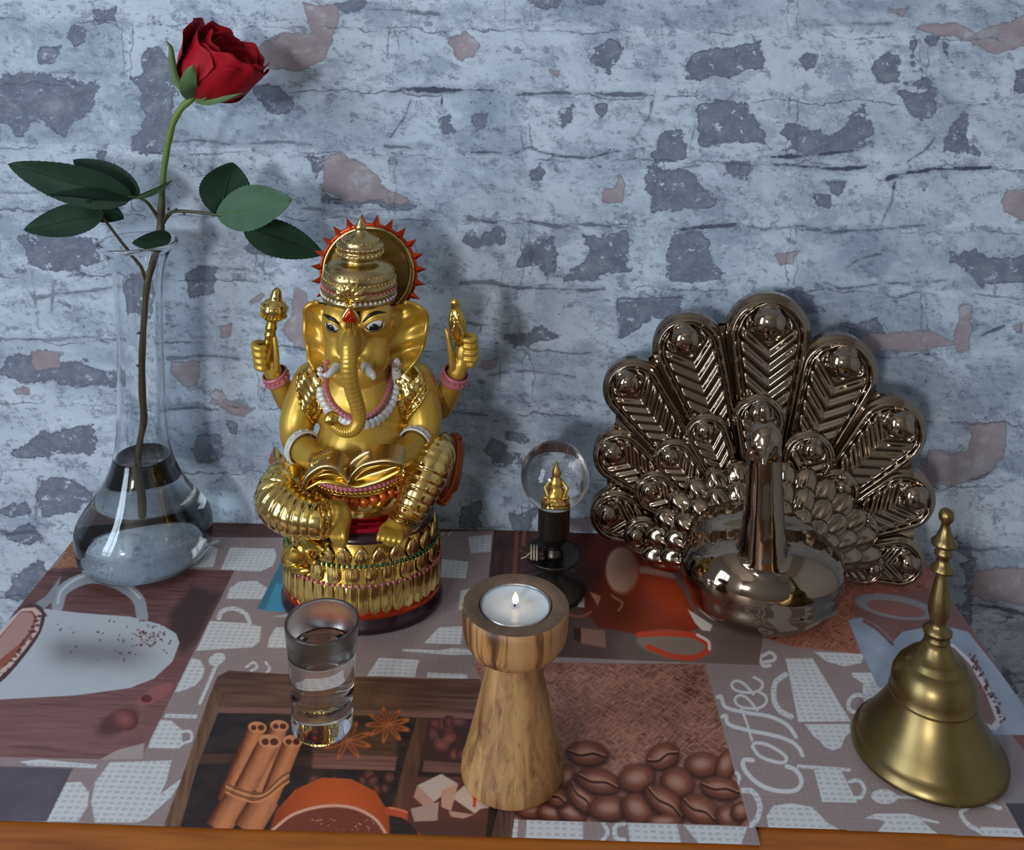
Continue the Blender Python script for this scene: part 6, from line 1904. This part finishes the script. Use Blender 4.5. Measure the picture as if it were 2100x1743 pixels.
# waist: belt, beads and orange scallops
wb = at_y(738, 985, YT - .004)
for py, rr_, mat, rad in ((993, 1.0, m_gold2, 0.0022), (1003, 1.0, m_pink, 0.0018), (1012, 0.98, m_gold, 0.0016), (1020, 0.96, m_gold2, 0.0016)):
    zc_ = hz(738, py, YT - .042)
    ths_ = np.linspace(math.pi * 1.05, math.pi * 1.95, 60)
    P_ = [np.array([wb[0] + math.cos(t) * 98 * pxm(wb) * rr_, YT - .006 + math.sin(t) * 0.036 * rr_, zc_]) for t in ths_]
    obj('belt', *tube(P_, rad, 8), mat, stat)
    if mat in (m_pink, m_gold):
        mb = MB()
        for q in P_[::2]:
            mb.add(ball(q + np.array([0, -0.0014, 0]), 0.0015, 8, 6))
        mb.build('belt_beads', mat if mat is m_pink else m_gold2, stat)
for k in range(9):
    t = math.pi * (1.40 + 0.50 * k / 8)
    zc_ = hz(738, 1030 - 3 * abs(k - 3) * 0.5, YT - .042)
    c0 = np.array([wb[0] + math.cos(t) * 95 * pxm(wb), YT - .006 + math.sin(t) * 0.0355, zc_ - 0.0015])
    obj('robe_scallop', *ball(c0, (0.0034, 0.0024, 0.0036), 14, 10), m_orange, stat)
# drapery at the sides
def sheet(name, rows, mat, th=0.0022, n=14):
    R_ = [smooth_path([at_y(*p_) for p_ in r], n) for r in rows]
    cols = []
    for j in range(n):
        cols.append(smooth_path([r[j] for r in R_], 12))
    V = np.array(cols).reshape(-1, 3)
    F = grid_faces(n, 12)
    o = obj(name, V, F, mat, stat)
    m = o.modifiers.new('solid', 'SOLIDIFY'); m.thickness = th
    return o
sheet('drapery', [[(562, 916, YT - .006), (560, 935, YT - .012), (564, 958, YT - .014)], [(574, 928, YT - .018), (572, 944, YT - .024), (576, 962, YT - .024)], [(590, 940, YT - .012), (590, 952, YT - .018), (592, 964, YT - .016)], [(612, 944, YT - .010), (612, 955, YT - .014), (612, 966, YT - .012)]], m_gold)
sheet('drapery_edge', [[(550, 946, YT + .002), (556, 930, YT), (562, 916, YT - .002)], [(556, 954, YT - .008), (560, 940, YT - .010), (565, 926, YT - .012)], [(560, 962, YT - .010), (563, 955, YT - .012), (566, 948, YT - .012)]], m_orange)
sheet('drapery', [[(556, 990, YT + .006), (558, 975, YT + .004), (566, 962, YT)], [(578, 985, YT - .004), (582, 972, YT - .006), (592, 962, YT - .006)]], m_orange)
sheet('drapery', [[(876, 905, YT - .002), (890, 925, YT - .004), (900, 948, YT - .004)], [(900, 892, YT - .012), (908, 912, YT - .016), (915, 935, YT - .014)], [(916, 884, YT - .006), (928, 905, YT - .012), (930, 928, YT - .010)]], m_crown)
sheet('drapery', [[(922, 888, YT + .006), (918, 940, YT + .004), (905, 1000, YT - .004), (890, 1028, YT - .010)], [(938, 900, YT - .004), (936, 945, YT - .008), (926, 995, YT - .014), (905, 1028, YT - .018)], [(954, 908, YT + .004), (950, 950, YT - .002), (940, 1000, YT - .008), (916, 1026, YT - .014)]], metal('russet_lacquer', (0.30, 0.055, 0.012), (0.42, 0.12, 0.03), 0.3, 0.6, 0.4, 120), 0.006)

# ---- front hands, book and pen
h1 = [E_(656, 942, YT - .046, 25, 20, 18)]
for k in range(4):
    h1.append(finger([(650 + k * 9, 934 - k * 3, YT - .052), (644 + k * 11, 946 - k * 4, YT - .064), (640 + k * 11, 958 - k * 4, YT - .066), (644 + k * 11, 964 - k * 4, YT - .062)], 7, 5.5))
h1.append(finger([(668, 928, YT - .050), (690, 940, YT - .058), (706, 956, YT - .060)], 7.5, 5.5))
organic('hand', h1, m_gold2, stat, 0.0007, 2)
h2 = [E_(816, 942, YT - .042, 22, 20, 17)]
for k in range(4):
    h2.append(finger([(812 - k * 5, 932 + k * 6, YT - .048), (800 - k * 5, 938 + k * 8, YT - .058), (788 - k * 3, 946 + k * 8, YT - .060)], 6.5, 5))
organic('hand', h2, m_skin, stat, 0.0008, 3)
fe = [(618, 1000), (628, 978), (646, 962), (668, 954), (692, 960), (708, 976), (714, 988), (722, 972), (742, 954), (772, 945), (800, 944), (826, 950)]
n_ = 48
front = smooth_path(np.array([at_y(x, y, YT - .074) for x, y in fe]), n_)
dep = np.array([0.0, 0.016, 0.003])
V = []
for i in range(n_):
    for t in np.linspace(0, 1, 10):
        V.append(front[i] + dep * t)
V = np.array(V)
F = grid_faces(n_, 10)
V2 = V + np.array([0, 0.001, -0.0034])
o = len(V)
rim = [[i * 10, (i + 1) * 10, (i + 1) * 10 + o, i * 10 + o] for i in range(n_ - 1)] + [[j, j + 1, j + 1 + o, j + o] for j in range(9)] + [[(n_ - 1) * 10 + j, (n_ - 1) * 10 + j + 1, (n_ - 1) * 10 + j + 1 + o, (n_ - 1) * 10 + j + o] for j in range(9)]
obj('book_pages', np.concatenate([V, V2]), F + [[a + o for a in f[::-1]] for f in F] + rim, m_crown, stat)
lo_ = [(626, 1006), (660, 992), (690, 996), (716, 1000), (745, 1000), (780, 990), (822, 968)]
cov = smooth_path(np.array([at_y(x, y, YT - .071) for x, y in lo_]), n_)
V = []
for i in range(n_):
    for t in np.linspace(0, 1, 8):
        V.append((front[i] + np.array([0, 0.002, -0.0034])) * (1 - t) + cov[i] * t + np.array([0, 0.006 * math.sin(t * math.pi), 0]))
oo = obj('book_cover', np.array(V), grid_faces(n_, 8), m_gold2, stat)
mm = oo.modifiers.new('solid', 'SOLIDIFY'); mm.thickness = 0.001
v, f = ball((0, 0, 0), (0.0095, 0.0012, 0.0028), 20, 12)
R = np.array(Matrix.Rotation(math.radians(-38), 3, 'Y'))
obj('quill', v @ R.T + at_y(738, 942, YT - .066), f, m_crown, stat)

# ---- little mouse at the foot of the base
ym = YC - sy_ * 0.86
ms_ = [E_(606, 1142, ym + .004, 30, 24, 26), E_(622, 1126, ym - .001, 22, 20, 20), E_(638, 1113, ym - .006, 21, 19, 18), TBp_([(640, 1114, ym - .010, 16), (654, 1122, ym - .017, 10), (664, 1128, ym - .021, 5)], 10, 12), TBp_([(600, 1166, ym - .002, 9), (618, 1170, ym - .008, 9), (632, 1170, ym - .010, 7)], 8, 10), TBp_([(628, 1132, ym - .010, 7), (636, 1148, ym - .015, 6.5), (646, 1154, ym - .018, 6)], 8, 10), TBp_([(646, 1128, ym - .012, 6), (660, 1140, ym - .018, 5.5)], 8, 10)]
organic('mouse', ms_, m_gold2, stat, 0.0007, 2)
for x, y in ((625, 1097), (646, 1094)):
    v, f = ball((0, 0, 0), (0.0036, 0.0013, 0.0040), 16, 10)
    obj('mouse_ear', v + at_y(x, y, ym - .004), f, m_gold2, stat)
for x, y in ((638, 1114),):
    obj('mouse_eye', *ball(at_y(x + 2, y, ym - .0142), 0.0011, 10, 8), m_black, stat)
obj('mouse_tablet', *box(at_y(608, 1140, ym - .006), (0.011, 0.003, 0.010), np.array(Matrix.Rotation(0.5, 3, 'Y')), 0.0008), m_gold2, stat)
